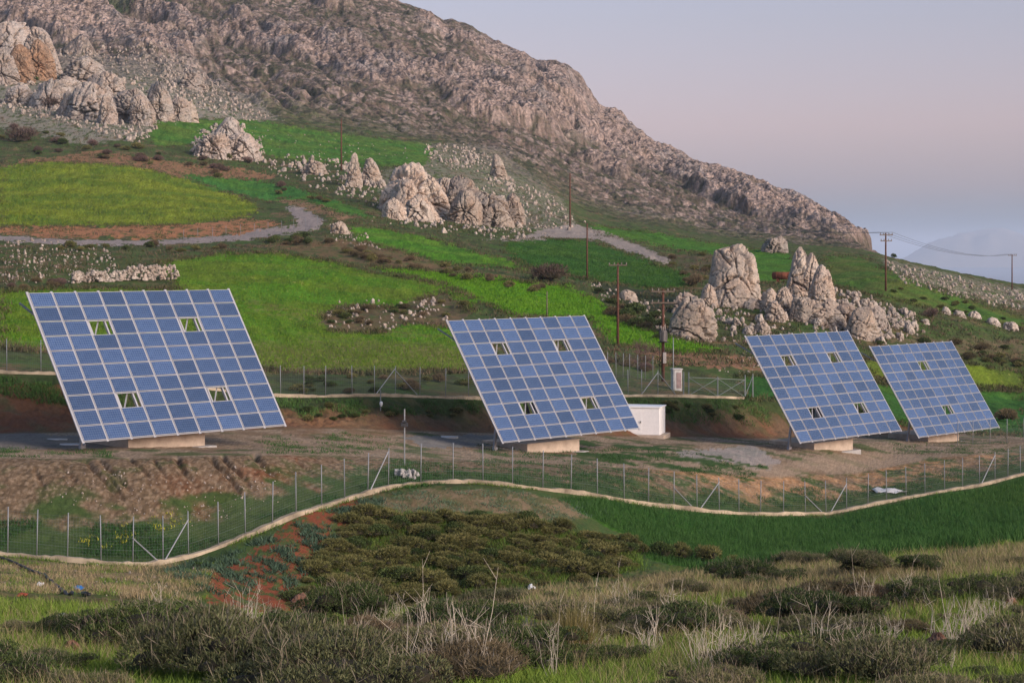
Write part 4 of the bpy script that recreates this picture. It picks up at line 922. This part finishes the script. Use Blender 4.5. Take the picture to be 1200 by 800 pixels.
def slab(name, px, py, w_, h_, c, label):
    p = at(px, py); d = p.y/F; mb = MB(); n = 10
    mb.add([(math.cos(a*.628)*w_*d*.5*(1+.2*math.sin(a*2.1)), math.sin(a*.628)*h_*d*3.2, .05) for a in range(n)]+[(math.cos(a*.628)*w_*d*.5*(1+.2*math.sin(a*2.1)), math.sin(a*.628)*h_*d*3.2, -.3) for a in range(n)], [tuple(range(n))]+[(a, a+n, (a+1)%n+n, (a+1)%n) for a in range(n)])
    o = mb.build(name, simple(name+'_mat', c, .9, 0, .2, 1)); o.location = p; return tag(o, label, 'slab')
slab('concrete_slab', 66, 515, 26, 2, (.48,.47,.46), 'thin light concrete slab on the ground left of the first array, the farther of two')
slab('concrete_slab', 84, 521, 32, 3, (.55,.54,.53), 'thin light concrete slab on the ground left of the first array, the nearer of two')
slab('gravel_heap', 522, 512, 30, 3, (.45,.45,.46), 'pale patch of spilled gravel left of the second array')
# ------------------------------------------------------------------ plants
def leaves(P, Dn, ln, wd, r_, curl=.0):
    """diamond leaves at P pointing along Dn"""
    n = len(P); a = r_.normal(size=(n,3)); s = np.cross(Dn, a); s /= np.linalg.norm(s, axis=1)[:,None]+1e-9
    L_ = (ln*r_.uniform(.6,1.3,n))[:,None]; W_l = (wd*r_.uniform(.6,1.3,n))[:,None]
    V = np.stack([P, P+Dn*L_*.5+s*W_l, P+Dn*L_, P+Dn*L_*.5-s*W_l], 1).reshape(-1,3)
    return V, np.arange(4*n).reshape(n,4)
def shrub(seed, n, lobes=7, ln=.05, wd=.012, up=.3, out=.7, flat=.75, shell=.75, core=True, spread=.55, ragged=0, rmin=.16, rmax=.30):
    """unit shrub about 1 m across"""
    r_ = np.random.default_rng(seed); P = []; D = []
    cs = [(np.array([0,0,.22]), .36)] + [(np.array([math.cos(a)*spread*.5*rr, math.sin(a)*spread*.5*rr, .10+.25*r_.random()]), r_.uniform(rmin,rmax)) for a, rr in zip(r_.random(lobes)*6.28, r_.uniform(.5,1.05,lobes))]
    wts = np.array([c[1]**2 for c in cs]); wts /= wts.sum()
    for (c, rad), wgt in zip(cs, wts):
        k = int(n*wgt); d = r_.normal(size=(k,3)); d[:,2] = np.abs(d[:,2])*1.0-.15*r_.random(k); d /= np.linalg.norm(d, axis=1)[:,None]
        q = c + d*(rad*(shell+(1-shell)*r_.random(k)**.5))[:,None]*np.array([1,1,flat]); P.append(q)
        dd = d*out + r_.normal(size=(k,3))*(1-out)*.8 + np.array([0,0,up]); D.append(dd/np.linalg.norm(dd, axis=1)[:,None])
    P = np.concatenate(P); D = np.concatenate(D); k = P[:,2] > -.02; P = P[k]; D = D[k]
    V, Fq = leaves(P, D, ln, wd, r_); midx = [0]*len(Fq); Fl = [Fq]
    if ragged:                                   # bare twigs standing out of the crown
        k = int(len(P)*ragged); i = r_.integers(0, len(P), k); dd = D[i]*.6+r_.normal(size=(k,3))*.35+np.array([0,0,.5]); dd /= np.linalg.norm(dd, axis=1)[:,None]
        V2, F2 = leaves(P[i]-dd*.03, dd, .15, .0022, r_); Fl.append(F2+len(V)); V = np.concatenate([V, V2]); midx += [2]*len(F2)
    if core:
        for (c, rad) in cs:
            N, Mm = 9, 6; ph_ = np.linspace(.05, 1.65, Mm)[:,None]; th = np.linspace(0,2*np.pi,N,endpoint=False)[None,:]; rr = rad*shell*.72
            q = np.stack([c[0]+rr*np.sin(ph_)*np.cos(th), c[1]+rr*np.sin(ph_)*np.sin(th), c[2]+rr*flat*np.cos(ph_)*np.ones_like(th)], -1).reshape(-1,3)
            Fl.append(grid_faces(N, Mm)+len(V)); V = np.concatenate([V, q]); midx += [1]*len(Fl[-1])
    return V, Fl, midx
m_core = simple('shrub_shade_core', (.030,.025,.014), .95, 0, .2, 4)  # dark bark-brown filler domes, standing in for shade inside the crown
m_sg = foliage('leaf_grey_green', (.060,.072,.026), (.17,.165,.08)); m_sd = foliage('leaf_dark_green', (.024,.042,.012), (.085,.115,.036))
m_so = foliage('leaf_olive_brown', (.070,.076,.022), (.185,.175,.066)); m_sb = foliage('twig_brown', (.085,.066,.036), (.15,.115,.065)); m_sp = foliage('twig_purple_brown', (.095,.062,.055), (.15,.10,.085))
m_gr = foliage('blade_green', (.09,.16,.022), (.16,.225,.036)); m_st = foliage('blade_straw', (.19,.15,.075), (.34,.275,.155)); m_th = foliage('thistle_blue_green', (.055,.10,.058), (.10,.155,.095)); m_wh = foliage('wheat_blade', (.032,.088,.020), (.052,.115,.026)); m_stalk = simple('dry_stalk', (.42,.365,.285), .85, 0, .3, 8)
m_yel = foliage('yellow_flower', (.35,.32,.02), (.45,.42,.04))
m_twig = foliage('pale_twig', (.15,.12,.085), (.27,.22,.165))
def kind(name, mat, seeds, **kw):
    out = []
    for s in seeds:
        V, Fl, mi = shrub(s, **kw); out.append(np_mesh(name, V, Fl, False, [mat, m_core, m_twig], mi))
    return out
FG_G = kind('shrub', m_sg, (1,2,3), n=15000, lobes=16, ln=.032, wd=.0036, up=.55, out=.45, flat=.62, spread=.95, ragged=.05, rmin=.09, rmax=.24)
FG_D = kind('shrub', m_sd, (4,5,6), n=15000, lobes=16, ln=.026, wd=.0046, up=.45, out=.4, flat=.65, spread=.95, ragged=.04, rmin=.09, rmax=.24)
FG_B = kind('shrub', m_sb, (7,8), n=9000, lobes=14, ln=.06, wd=.0028, up=.5, out=.45, flat=.6, spread=.95, ragged=.08, rmin=.09, rmax=.24)
CU = kind('cushion_shrub', m_so, (11,12,13,14), n=2600, lobes=8, ragged=.03, rmin=.1, rmax=.28, ln=.11, wd=.011, up=.22, out=.75, flat=.9, shell=.75, spread=.85)
CD = kind('cushion_shrub', m_sd, (15,16), n=2000, lobes=6, ln=.08, wd=.014, up=.3, out=.7, flat=.95)
MB_ = kind('bush', m_sb, (21,22), n=1300, lobes=7, ln=.13, wd=.010, up=.4, out=.6, flat=.95)
MG = kind('bush', m_sd, (23,24), n=1100, lobes=7, ln=.10, wd=.022, up=.2, out=.5, flat=.9)
MO = kind('bush', m_so, (25,26), n=1100, lobes=7, ln=.11, wd=.020, up=.2, out=.5, flat=.8)
MP = kind('bush', m_sp, (27,28), n=1500, lobes=7, ln=.15, wd=.009, up=.5, out=.6, flat=1.0)
_proto = {}
def plant(name, me, p, s, label, cat, group=None, tall=1.):
    o = _proto[me.name].copy() if me.name in _proto else bpy.data.objects.new(name, me); _proto.setdefault(me.name, o)
    C.objects.link(o); o.location = p-Vector((0,0,.04*s)); o.scale = (s, s*random.uniform(.85,1.15), s*tall*random.uniform(.85,1.15)); o.rotation_euler = (random.uniform(-.1,.1), random.uniform(-.1,.1), random.uniform(0,6.28))
    return tag(o, label, cat, group)
# gully: brown cushions on the slope under the kerb
gp = ((375,655),(398,620),(432,592),(470,606),(560,604),(640,615),(700,628),(745,640),(742,668),(690,682),(560,694),(420,714),(335,712),(350,690))
got = []
for (x, y) in scatter(gp, 2200, rng):
    if len(got) < 270 and n2(np.array([x/38.]), np.array([y/16.]))[0] > -.3 + .4*rng.random()*(rng.random()<.4) and all((x-a)**2/80+(y-b)**2/24 > 1 for a, b in got): got.append((x, y))
got = got[:270]
for i, (x, y) in enumerate(sorted(got, key=lambda q: q[1])):
    p = at(x, y); px_ = random.choice((11,14,17,20,24,28,33))*random.uniform(.9,1.15)*(1+.15*(y>660)); s = px_*p.y/F; big = px_ > 21
    plant('cushion_shrub', CU[i%4] if i%6 else CD[i%2], p, s, f"{'broad' if big else 'small'} ragged olive cushion shrub on the {'upper' if y < 640 else 'lower'} gully slope", 'shrub', f"{'broad' if big else 'small'} cushion shrubs on the {'upper' if y < 640 else 'lower'} gully slope", .78)
for i, (x, y, s_) in enumerate([(775,652,36),(800,655,30),(832,659,32),(752,648,22),(858,664,28),(866,668,20),(735,640,24),(715,650,22),(540,622,24),(655,622,26)]):
    p = at(x, y); plant('cushion_shrub', CD[i%2] if i in (0,5) else CU[i%4], p, s_*p.y/F, ['dark green rounded shrub at the left edge of the wheat field','large brown cushion right of the dark rounded shrub','brown cushion shrub third from the left along the wheat field edge','small brown cushion left of the dark rounded shrub','brown cushion at the lower corner of the wheat field','little dark shrub below the wheat field corner','brown cushion at the upper left corner of the wheat field','grey brown cushion on the gully floor near the wheat field','brown cushion high on the gully slope under the kerb crest','brown cushion at the top right of the gully slope'][i], 'shrub')
# foreground shrubs
fgp = ((-30,738),(130,752),(200,748),(330,738),(470,732),(600,706),(760,682),(900,668),(1050,652),(1230,636),(1230,830),(-30,830))
got = []
for (x, y) in scatter(fgp, 1500, rng):
    k = 1+max(0,(y-650))/55.
    if all(((x-a)/ (17*k))**2+((y-b)/(9*k))**2 > 1 for a, b in got): got.append((x, y))
for i, (x, y) in enumerate(sorted(got, key=lambda q: q[1])[:170]):
    if x > 560 and y < 700 and random.random() < .55: continue
    if 560 < x < 1000 and random.random() < .2: continue
    p = at(x, y); u = random.random(); leftish = x < 450
    pool, nm = (FG_D,'dark green') if u < (.45 if leftish else .38) else ((FG_G,'grey green') if u < .89 else (FG_B,'brown twiggy'))
    s = random.choice((.4,.5,.6,.75,.9,1.1,1.3))*(1.2 if leftish else 1.); where = 'left' if x < 400 else ('middle' if x < 800 else 'right')
    dist_ = 'nearest' if y > 755 else ('near' if y > 705 else 'far')
    plant('shrub', pool[i%len(pool)], p, s, f'low {nm} shrub in the {where} part of the {dist_} foreground scrub', 'shrub', f'{nm} shrubs in the {where} {dist_} foreground', .9)
for i, (x, y, s_, me, lab) in enumerate([(905,722,90,FG_B[0],'left half of the long dark brown thicket on the right foreground'),(965,716,100,FG_B[1],'tallest mound of the long dark brown thicket on the right foreground'),(1015,712,80,FG_B[0],'right end of the long dark brown thicket on the right foreground'),(1080,672,60,FG_D[0],'dark rounded shrub at the far edge of the right foreground'),(1150,700,80,FG_D[1],'wide dark green shrub near the right edge of the photo'),(890,690,50,FG_D[2],'dark shrub in the dry grass at the middle of the right foreground'),(975,752,110,FG_G[1],'big pale topped grey green shrub below the brown thicket'),(1070,785,100,FG_D[0],'dark shrub in the lower right foreground'),(830,745,90,FG_G[0],'broad grey green shrub left of the brown thicket'),(640,755,80,FG_D[1],'dark rounded shrub left of the tall straw tussock')]):
    p = at(x, y); plant('shrub', me, p, s_*p.y/F, lab, 'shrub', None, .8)
# bushes on banks and hedges
HB = [ (((60,286),(230,290),(390,276),(400,284),(230,296),(60,294)), 40, (7,12), (MB_,MG,MO), 'under the upper gravel road'),
 (((400,284),(520,312),(640,338),(640,346),(520,324),(400,300)), 55, (7,13), (MB_,MO,MB_), 'on the terrace bank of the middle hillside'),
 (((380,374),(400,362),(450,362),(508,340),(552,364),(530,376),(480,376),(400,386)), 34, (7,13), (MB_,MO,MG), 'on the bank in the middle green field'),
 (((690,335),(730,350),(800,390),(780,400),(715,370)), 34, (10,20), (MG,MG,MB_), 'in the dark thicket by the wooden poles'),
 (((320,440),(560,446),(560,462),(330,462)), 34, (8,16), (MG,MO,MB_), 'along the rear fence'),
 (((1010,398),(1200,410),(1200,432),(1060,412)), 22, (8,15), (MO,MG,MB_), 'on the right slope above the meadow strip'),
 (((120,178),(250,195),(400,240),(380,246),(240,204),(110,186)), 34, (6,11), (MB_,MP,MO), 'on the bank over the yellow terrace field'),
 (((0,150),(170,165),(330,195),(200,192),(60,182),(0,185)), 36, (6,12), (MP,MO,MG), 'on the slope below the ribbed cliff'),
 (((0,330),(60,325),(85,332),(60,340),(0,340)), 10, (8,13), (MP,MB_), 'by the rubble above the first array'),
 (((780,295),(830,300),(830,340),(800,340)), 16, (7,12), (MB_,MO), 'left of the broad pinnacle'),
 (((700,420),(760,425),(760,440),(700,440)), 10, (9,15), (MP,MB_), 'behind the second array by the poles'),
 (((340,478),(560,478),(560,490),(340,495)), 26, (6,12), (MG,MO), 'on the cut bank between the first two arrays'),
 (((770,474),(900,478),(900,495),(770,490)), 20, (6,12), (MG,MO), 'on the cut bank behind the white cabin'),
 (((1020,332),(1120,350),(1200,380),(1100,370)), 24, (5,9), (MO,MG), 'on the rough grass below the right crest') ]
for pts, n, (a, b), pools, where in HB:
    for i, (x, y) in enumerate(scatter(pts, int(n*.7), rng)):
        p = at(x, y); a *= 1.0; pool = pools[i%len(pools)]; nm = {id(MB_):'brown twiggy', id(MG):'dark green', id(MO):'olive brown', id(MP):'purple brown leafless'}[id(pool)]
        plant('bush', pool[i%2], p, 1.35*random.uniform(a,b)*p.y/F, f'{nm} bush {where}', 'bush', f'{nm} bushes {where}', .85)
for x, y, s_, tl, me, lab in [(26,166,34,.95,MP[0],'large purple brown leafless bush at the left edge below the cliffs'),(60,128,30,.9,MP[1],'leafless brown bush in front of the ribbed cliff'),(92,138,16,.9,MP[0],'small leafless bush right of the one in front of the ribbed cliff'),(35,96,22,.8,MG[0],'dark green bush at the foot of the orange cliff'),(645,330,44,.75,MP[0],'broad dark leafless bush below the dark green field'),(1090,372,18,1.1,MP[1],'dark reddish bush on the right slope near the boulder row'),(1178,494,30,.95,MB_[0],'round brown bush in the green field right of the smallest array'),(1166,424,16,.9,MG[0],'small dark bush above the meadow strip at right'),(815,335,22,1.3,MB_[1],'tall brown bush at the left foot of the broad pinnacle'),(1047,296,9,1.,MG[1],'tiny dark bush on the skyline of the right crest')]:
    p = at(x, y); plant('bush', me, p, s_*p.y/F, lab, 'bush', None, tl)
# bare tree by the poles
p = at(755, 428); root = empty('bare_tree', p, 0, 'leafless spreading small tree left of the transformer pole', 'tree'); r_ = np.random.default_rng(5); tw = MB(); tr = MB()
def grow(a, d, ln, rad, lev):
    b = a+d*ln; (tr if lev < 2 else tw).tube([a, a.lerp(b,.5)+Vector(r_.normal(size=3))*ln*.06, b], [rad, rad*.8, rad*.6], 5)
    if lev < 5:
        for k in range(3 if lev < 4 else 4): grow(b if k else a.lerp(b,.75), (d+Vector(r_.normal(size=3))*.55+Vector((0,0,.08))).normalized(), ln*r_.uniform(.6,.85), rad*.58, lev+1)
for k in range(4): grow(Vector((0,0,-.1)), Vector((r_.normal()*.45, r_.normal()*.45, 1)).normalized(), .95, .07, 0)
tr.build('trunk', m_sb, root); tw.build('crown', m_sp, root)

# grass, wheat, thistles: uncountable cover
def blades(name, pts_list, ln, wd, per, mat, seed, lean=.35, kindlabel=None, spread=.12, zoff=0):
    r_ = np.random.default_rng(seed); P = np.repeat(np.array(pts_list), per, axis=0); n = len(P)
    P = P + np.stack([r_.normal(size=n)*spread, r_.normal(size=n)*spread, np.zeros(n)-.01+zoff], 1)
    D = np.stack([r_.normal(size=n)*lean, r_.normal(size=n)*lean, np.ones(n)], 1); D /= np.linalg.norm(D, axis=1)[:,None]
    a = r_.random(n)*6.28; S = np.stack([np.cos(a), np.sin(a), np.zeros(n)], 1)*(wd*r_.uniform(.6,1.3,n))[:,None]; L_ = (ln*r_.uniform(.45,1.3,n))[:,None]
    mid = P+D*L_*.55; tip = P+D*L_+np.stack([r_.normal(size=n)*.18, r_.normal(size=n)*.18, np.zeros(n)], 1)*L_
    V = np.stack([P-S, P+S, mid+S*.7, tip, mid-S*.7], 1).reshape(-1,3); i5 = 5*np.arange(n)[:,None]; Fq = [i5+np.array([[0,1,2,4]]), i5+np.array([[4,2,3]])]
    o = link(bpy.data.objects.new(name, np_mesh(name, V, Fq, False, [mat]))); return tag(o, kindlabel, 'grass', None, 'stuff')
def spots(pts, n, seed, power=None):
    r_ = np.random.default_rng(seed); return [tuple(at(x, y)) for x, y in scatter(pts, n, r_)]
def patchy(pl, s, thr, ox):
    A_ = np.array(pl); k = fbm(A_[:,0]/s+ox, A_[:,1]/s, 3) > thr; return A_[k]
fgfull = ((-40,700),(300,722),(600,702),(900,664),(1240,630),(1240,840),(-40,840))
blades('grass', patchy(spots(fgfull, 30000, 1), 2.5, -.2, 3), .16, .0050, 8, m_gr, 1, .5, 'short green grass between the foreground shrubs', .10)
blades('dry_grass', patchy(spots(fgfull, 6000, 2), 3.2, .0, 9), .26, .003, 7, m_st, 2, .45, 'dry straw coloured grass in the foreground', .12)
dryp = ((480,712),(620,696),(780,678),(900,664),(1060,650),(1220,640),(1220,668),(1000,690),(820,700),(650,720))
blades('dry_grass', patchy(spots(dryp, 5500, 3), 3.5, -.08, 19), .24, .005, 6, m_st, 3, .5, 'dry straw heads along the far edge of the foreground', .16)
wf = FIELDS[11][1]; wf = tuple((min(x,1235), y) for x, y in wf)
blades('wheat', spots(wf, 26000, 4), .34, .010, 3, m_wh, 4, .3, 'dark green young wheat below the front fence', .14)
lowp = ((-20,655),(100,664),(230,660),(255,655),(240,705),(-20,692))
blades('weeds', patchy(spots(lowp, 2600, 5), 2.2, .06, 2), .24, .010, 5, m_gr, 5, .7, 'green weeds on the slope below the kerb at left', .14)
blades('dry_grass', patchy(spots(lowp, 3000, 15), 2.6, -.05, 29), .28, .007, 6, m_st, 15, .6, 'dry grass on the slope below the kerb at left', .16)
blades('weeds', patchy(spots(((430,590),(500,572),(600,574),(690,590),(720,604),(650,612),(560,598),(480,606)), 1300, 16), 1.5, .0, 9), .2, .016, 5, m_th, 16, .8, 'sparse weeds on the bare crest of the gully slope', .15)
blades('scrub', spots(((360,712),(390,650),(425,600),(470,606),(640,612),(745,640),(742,668),(560,694),(420,714)), 4200, 17), .34, .012, 7, foliage('gully_scrub', (.045,.058,.016), (.11,.11,.04)), 17, .6, 'low olive scrub filling the gaps between the gully shrubs', .2)
thp = ((185,668),(260,652),(330,622),(400,592),(470,578),(440,600),(400,630),(370,660),(335,700),(255,700))
blades('thistles', patchy(spots(thp, 2600, 6), 1.2, .08, 5), .34, .030, 6, m_th, 6, .9, 'blue green leafy thistles on the slope under the curved kerb', .12)
gul = ((350,715),(390,650),(440,600),(560,600),(740,640),(760,668),(560,694),(420,714))
blades('weeds', patchy(spots(gul, 7000, 7), 2., -.2, 7), .34, .014, 5, m_gr, 7, .6, 'green weeds between the cushion shrubs of the gully', .14)
embp = ((-20,610),(60,610),(230,620),(330,600),(400,570),(470,540),(560,550),(700,555),(840,575),(1000,570),(1190,535),(1195,552),(1030,586),(900,600),(760,588),(560,562),(400,584),(200,655),(0,646))
blades('weeds', patchy(spots(embp, 8000, 8), 4., -.02, 8), .26, .016, 5, m_wh, 8, .7, 'dark green weeds inside the front fence', .2)
bkp = ((-20,440),(330,468),(560,470),(740,467),(900,470),(900,500),(780,495),(560,485),(330,490),(80,475),(-20,470))
blades('weeds', patchy(spots(bkp, 6000, 9), 3., -.05, 6), .34, .022, 5, m_wh, 9, .6, 'dark green weeds on the cut bank behind the arrays', .25)
for k, pp_ in enumerate((((300,512),(420,506),(470,518),(420,532),(310,532)), ((560,520),(680,522),(790,526),(900,548),(860,566),(700,560),(560,545)), ((1040,520),(1180,515),(1190,532),(1050,532)), ((0,524),(130,528),(130,536),(0,536)))):
    blades('weeds', patchy(spots(pp_, (900,3000,700,400)[k], 80+k), 3., .0, 8), .2, .016, 6, m_wh, 80+k, .8, 'patches of green weeds on the gravel platform', .2)
kb = [tuple(kerb_pt5(x)+Vector((0,-.3,-.05))) for x in np.concatenate([np.random.default_rng(5).uniform(-20,1220,900)])]
blades('weeds', patchy(kb, 3.5, .0, 4), .26, .016, 7, m_gr, 90, .6, 'weeds growing over the edge of the front kerb', .16)
blades('yellow_flowers', patchy(spots(((150,615),(215,600),(230,612),(100,655),(80,640)), 120, 10), 2., .0, 1), .16, .02, 4, m_yel, 10, .7, 'small yellow flowers inside the front fence at left', .1, .12)
for k, fi in enumerate((3, 5, 6, 0)):
    fp = tuple((min(max(x,-30),1235), y) for x, y in FIELDS[fi][1])
    blades('grass', spots(fp, (16000,8000,5000,7000)[k], 30+k), (.26,.3,.3,.45)[k], (.028,.035,.035,.05)[k], 3, foliage('field_blade_'+'abcd'[k], tuple(v*.95 for v in FIELDS[fi][2]), tuple(v*1.5 for v in FIELDS[fi][3])), 30+k, .5, ('bright green grass of the middle fields','bright green grass right of the second array','dark grass of the field above the poles','yellow green grass of the terrace field')[k], .3)
hs = [((0,270),(330,256),(420,240),(640,262),(830,300),(1000,300),(1200,350),(1200,432),(1000,425),(860,430),(700,430),(560,370),(640,340),(400,285),(0,335)), ((0,120),(190,150),(330,200),(450,190),(520,165),(690,262),(560,276),(400,262),(230,205),(0,195))]
for k, (pp_, n_) in enumerate(zip(hs, (9000, 6000))):
    q_ = np.array(scatter(pp_, n_, np.random.default_rng(60+k))); q_ = q_[~np.any([inpoly(q_[:,0], q_[:,1], f[1]) for f in FIELDS+ROADS], axis=0)]
    l_ = [tuple(at(x, y)) for x, y in q_]; h_ = len(l_)//2
    blades('scrub', patchy(l_[:h_], 9., -.1, 3), .55, .06, 6, foliage('scrub_olive'+'ab'[k], (.045,.058,.022), (.09,.095,.04)), 60+k, .7, 'low olive scrub and weeds on the %s hillside' % ('middle','upper')[k], .4)
    blades('scrub', patchy(l_[h_:], 9., -.1, 13), .5, .05, 6, foliage('scrub_brown'+'ab'[k], (.07,.05,.035), (.13,.095,.06)), 70+k, .7, 'low dry brown scrub on the %s hillside' % ('middle','upper')[k], .4)
eg = []; r_ = np.random.default_rng(123)
for f in FIELDS[:11]:
    P_ = [q for q in f[1] if -60 <= q[0] <= 1260]
    for q0, q1 in zip(P_, P_[1:]+P_[:1]):
        for k in range(int(math.dist(q0, q1)*.9)): t_ = r_.random(); eg.append((q0[0]+(q1[0]-q0[0])*t_+r_.normal()*3, q0[1]+(q1[1]-q0[1])*t_+r_.normal()*1.3))
eg = [tuple(at(x, y)) for x, y in eg if -30 < x < 1230]
blades('scrub', patchy(eg, 7., -.12, 1), .5, .05, 8, foliage('edge_scrub_a', (.04,.05,.02), (.10,.095,.04)), 91, .7, 'weeds and low scrub along the field edges', .5)
blades('scrub', patchy(eg, 7., .0, 11), .45, .04, 7, foliage('edge_scrub_b', (.08,.055,.035), (.17,.125,.075)), 92, .7, 'dry brown growth along the field edges', .5)
# tall dry stalks
def stalk_mesh(seed, n, ht, spread, fork):
    r_ = np.random.default_rng(seed); mb = MB()
    for k in range(n):
        a = r_.random()*6.28; le = r_.uniform(.1,1)*spread; b = Vector((math.cos(a)*.08*r_.random(), math.sin(a)*.08*r_.random(), -.03)); hh = ht*r_.uniform(.5,1.1); d = Vector((math.cos(a)*le, math.sin(a)*le, 1))
        bend = Vector(r_.normal(size=3))*.07; p1 = b+d*hh*.4+bend; p2 = b+d*hh*.75+bend*.5; p3 = b+d*hh+bend*2
        mb.tube([b,p1,p2,p3], [.0065,.0055,.004,.002], 4)
        if fork:
            for j in range(r_.integers(1,4)):
                q = p1.lerp(p3, r_.uniform(.1,.9)); mb.tube([q, q+(d+Vector(r_.normal(size=3))*.6).normalized()*hh*.25], [.0035,.0015], 4)
    return mb.mesh('dry_stalks', m_stalk)
SK = [stalk_mesh(1,14,.75,.55,False), stalk_mesh(2,10,.85,.45,True), stalk_mesh(3,18,.6,.7,True), stalk_mesh(4,7,.95,.35,True)]
stk = [(430,742),(450,748),(470,735),(500,760),(545,745),(290,738),(310,742),(410,770),(280,752),(700,765),(760,770),(725,735),(820,790),(850,800),(870,782),(900,800),(920,770),(960,775),(1040,760),(1050,752),(1000,792),(1100,760),(1125,770),(1140,730),(690,720),(740,715),(600,785),(650,800),(620,745),(210,800),(180,735),(560,800),(480,800),(520,730),(1180,720),(1060,715),(1190,780),(950,730),(790,730),(1010,738)] + [tuple(q) for q in scatter(((250,745),(600,735),(900,720),(1200,700),(1200,800),(250,800)), 26, rng)]
for i, (x, y) in enumerate(stk):
    p = at(x, y); where = 'left' if x < 400 else ('middle' if x < 800 else 'right'); me = SK[i%4]
    plant('dry_stalks', me, p, random.choice((.45,.55,.65,.8)), f'tuft of pale dry stalks, {["unbranched","branched","low and dense","tall and sparse"][i%4]}, in the {where} foreground', 'dry stalks', f'dry stalk tufts in the {where} foreground')
r_ = np.random.default_rng(77)
def tussock(x, y, s, label, mat):
    p = at(x, y); n = 1300; P = r_.normal(size=(n,3))*.12*np.array([1,1,0]); D = np.stack([r_.normal(size=n)*.34, r_.normal(size=n)*.34, np.ones(n)], 1); D /= np.linalg.norm(D, axis=1)[:,None]
    V, Fq = leaves(P, D, .8, .0035, r_); o = link(bpy.data.objects.new('grass_tussock', np_mesh('grass_tussock', V, Fq, False, [mat]))); o.location = p; o.scale = (s,s,s); tag(o, label, 'grass tussock')
tussock(672, 772, .62, 'tall straw coloured grass tussock in the middle of the foreground', foliage('tussock_blade', (.15,.125,.04), (.26,.21,.09)))
# foreground stones
FS = [(350,712,26,'orange brown rock at the left foot of the gully scrub'),(378,706,14,'small orange rock beside the orange brown rock'),(85,768,30,'pale red brick like block in the lower left scrub'),(60,775,24,'reddish stone left of the pale block in the lower left scrub'),(560,786,60,'broad reddish stone at the bottom middle of the photo'),(540,770,30,'reddish stone just above the broad one at the bottom middle'),(1100,768,44,'flat reddish stone in the lower right foreground'),(1035,776,40,'flat reddish stone left of the other one in the lower right foreground'),(805,732,22,'small reddish stone in the middle of the right foreground'),(660,776,24,'small brown stone beside the tall straw tussock'),(1185,712,20,'reddish stone at the right edge of the photo'),(270,752,36,'flat tan stone in the left foreground')]
RM = [np_mesh('stone', V, f, True, [m_redst]) for V, f in (boulder_mesh(500+k, 30) for k in range(4))]
for i, (x, y, s, lab) in enumerate(FS):
    p = at(x, y); o = bpy.data.objects.new('stone', RM[i%4]); C.objects.link(o); sz = 1.3*s*p.y/F; o.location = p+Vector((0,0,.10*sz)); o.scale = (sz, sz*.8, sz*.7); o.rotation_euler = (0,0,i*1.3); tag(o, lab, 'stone')
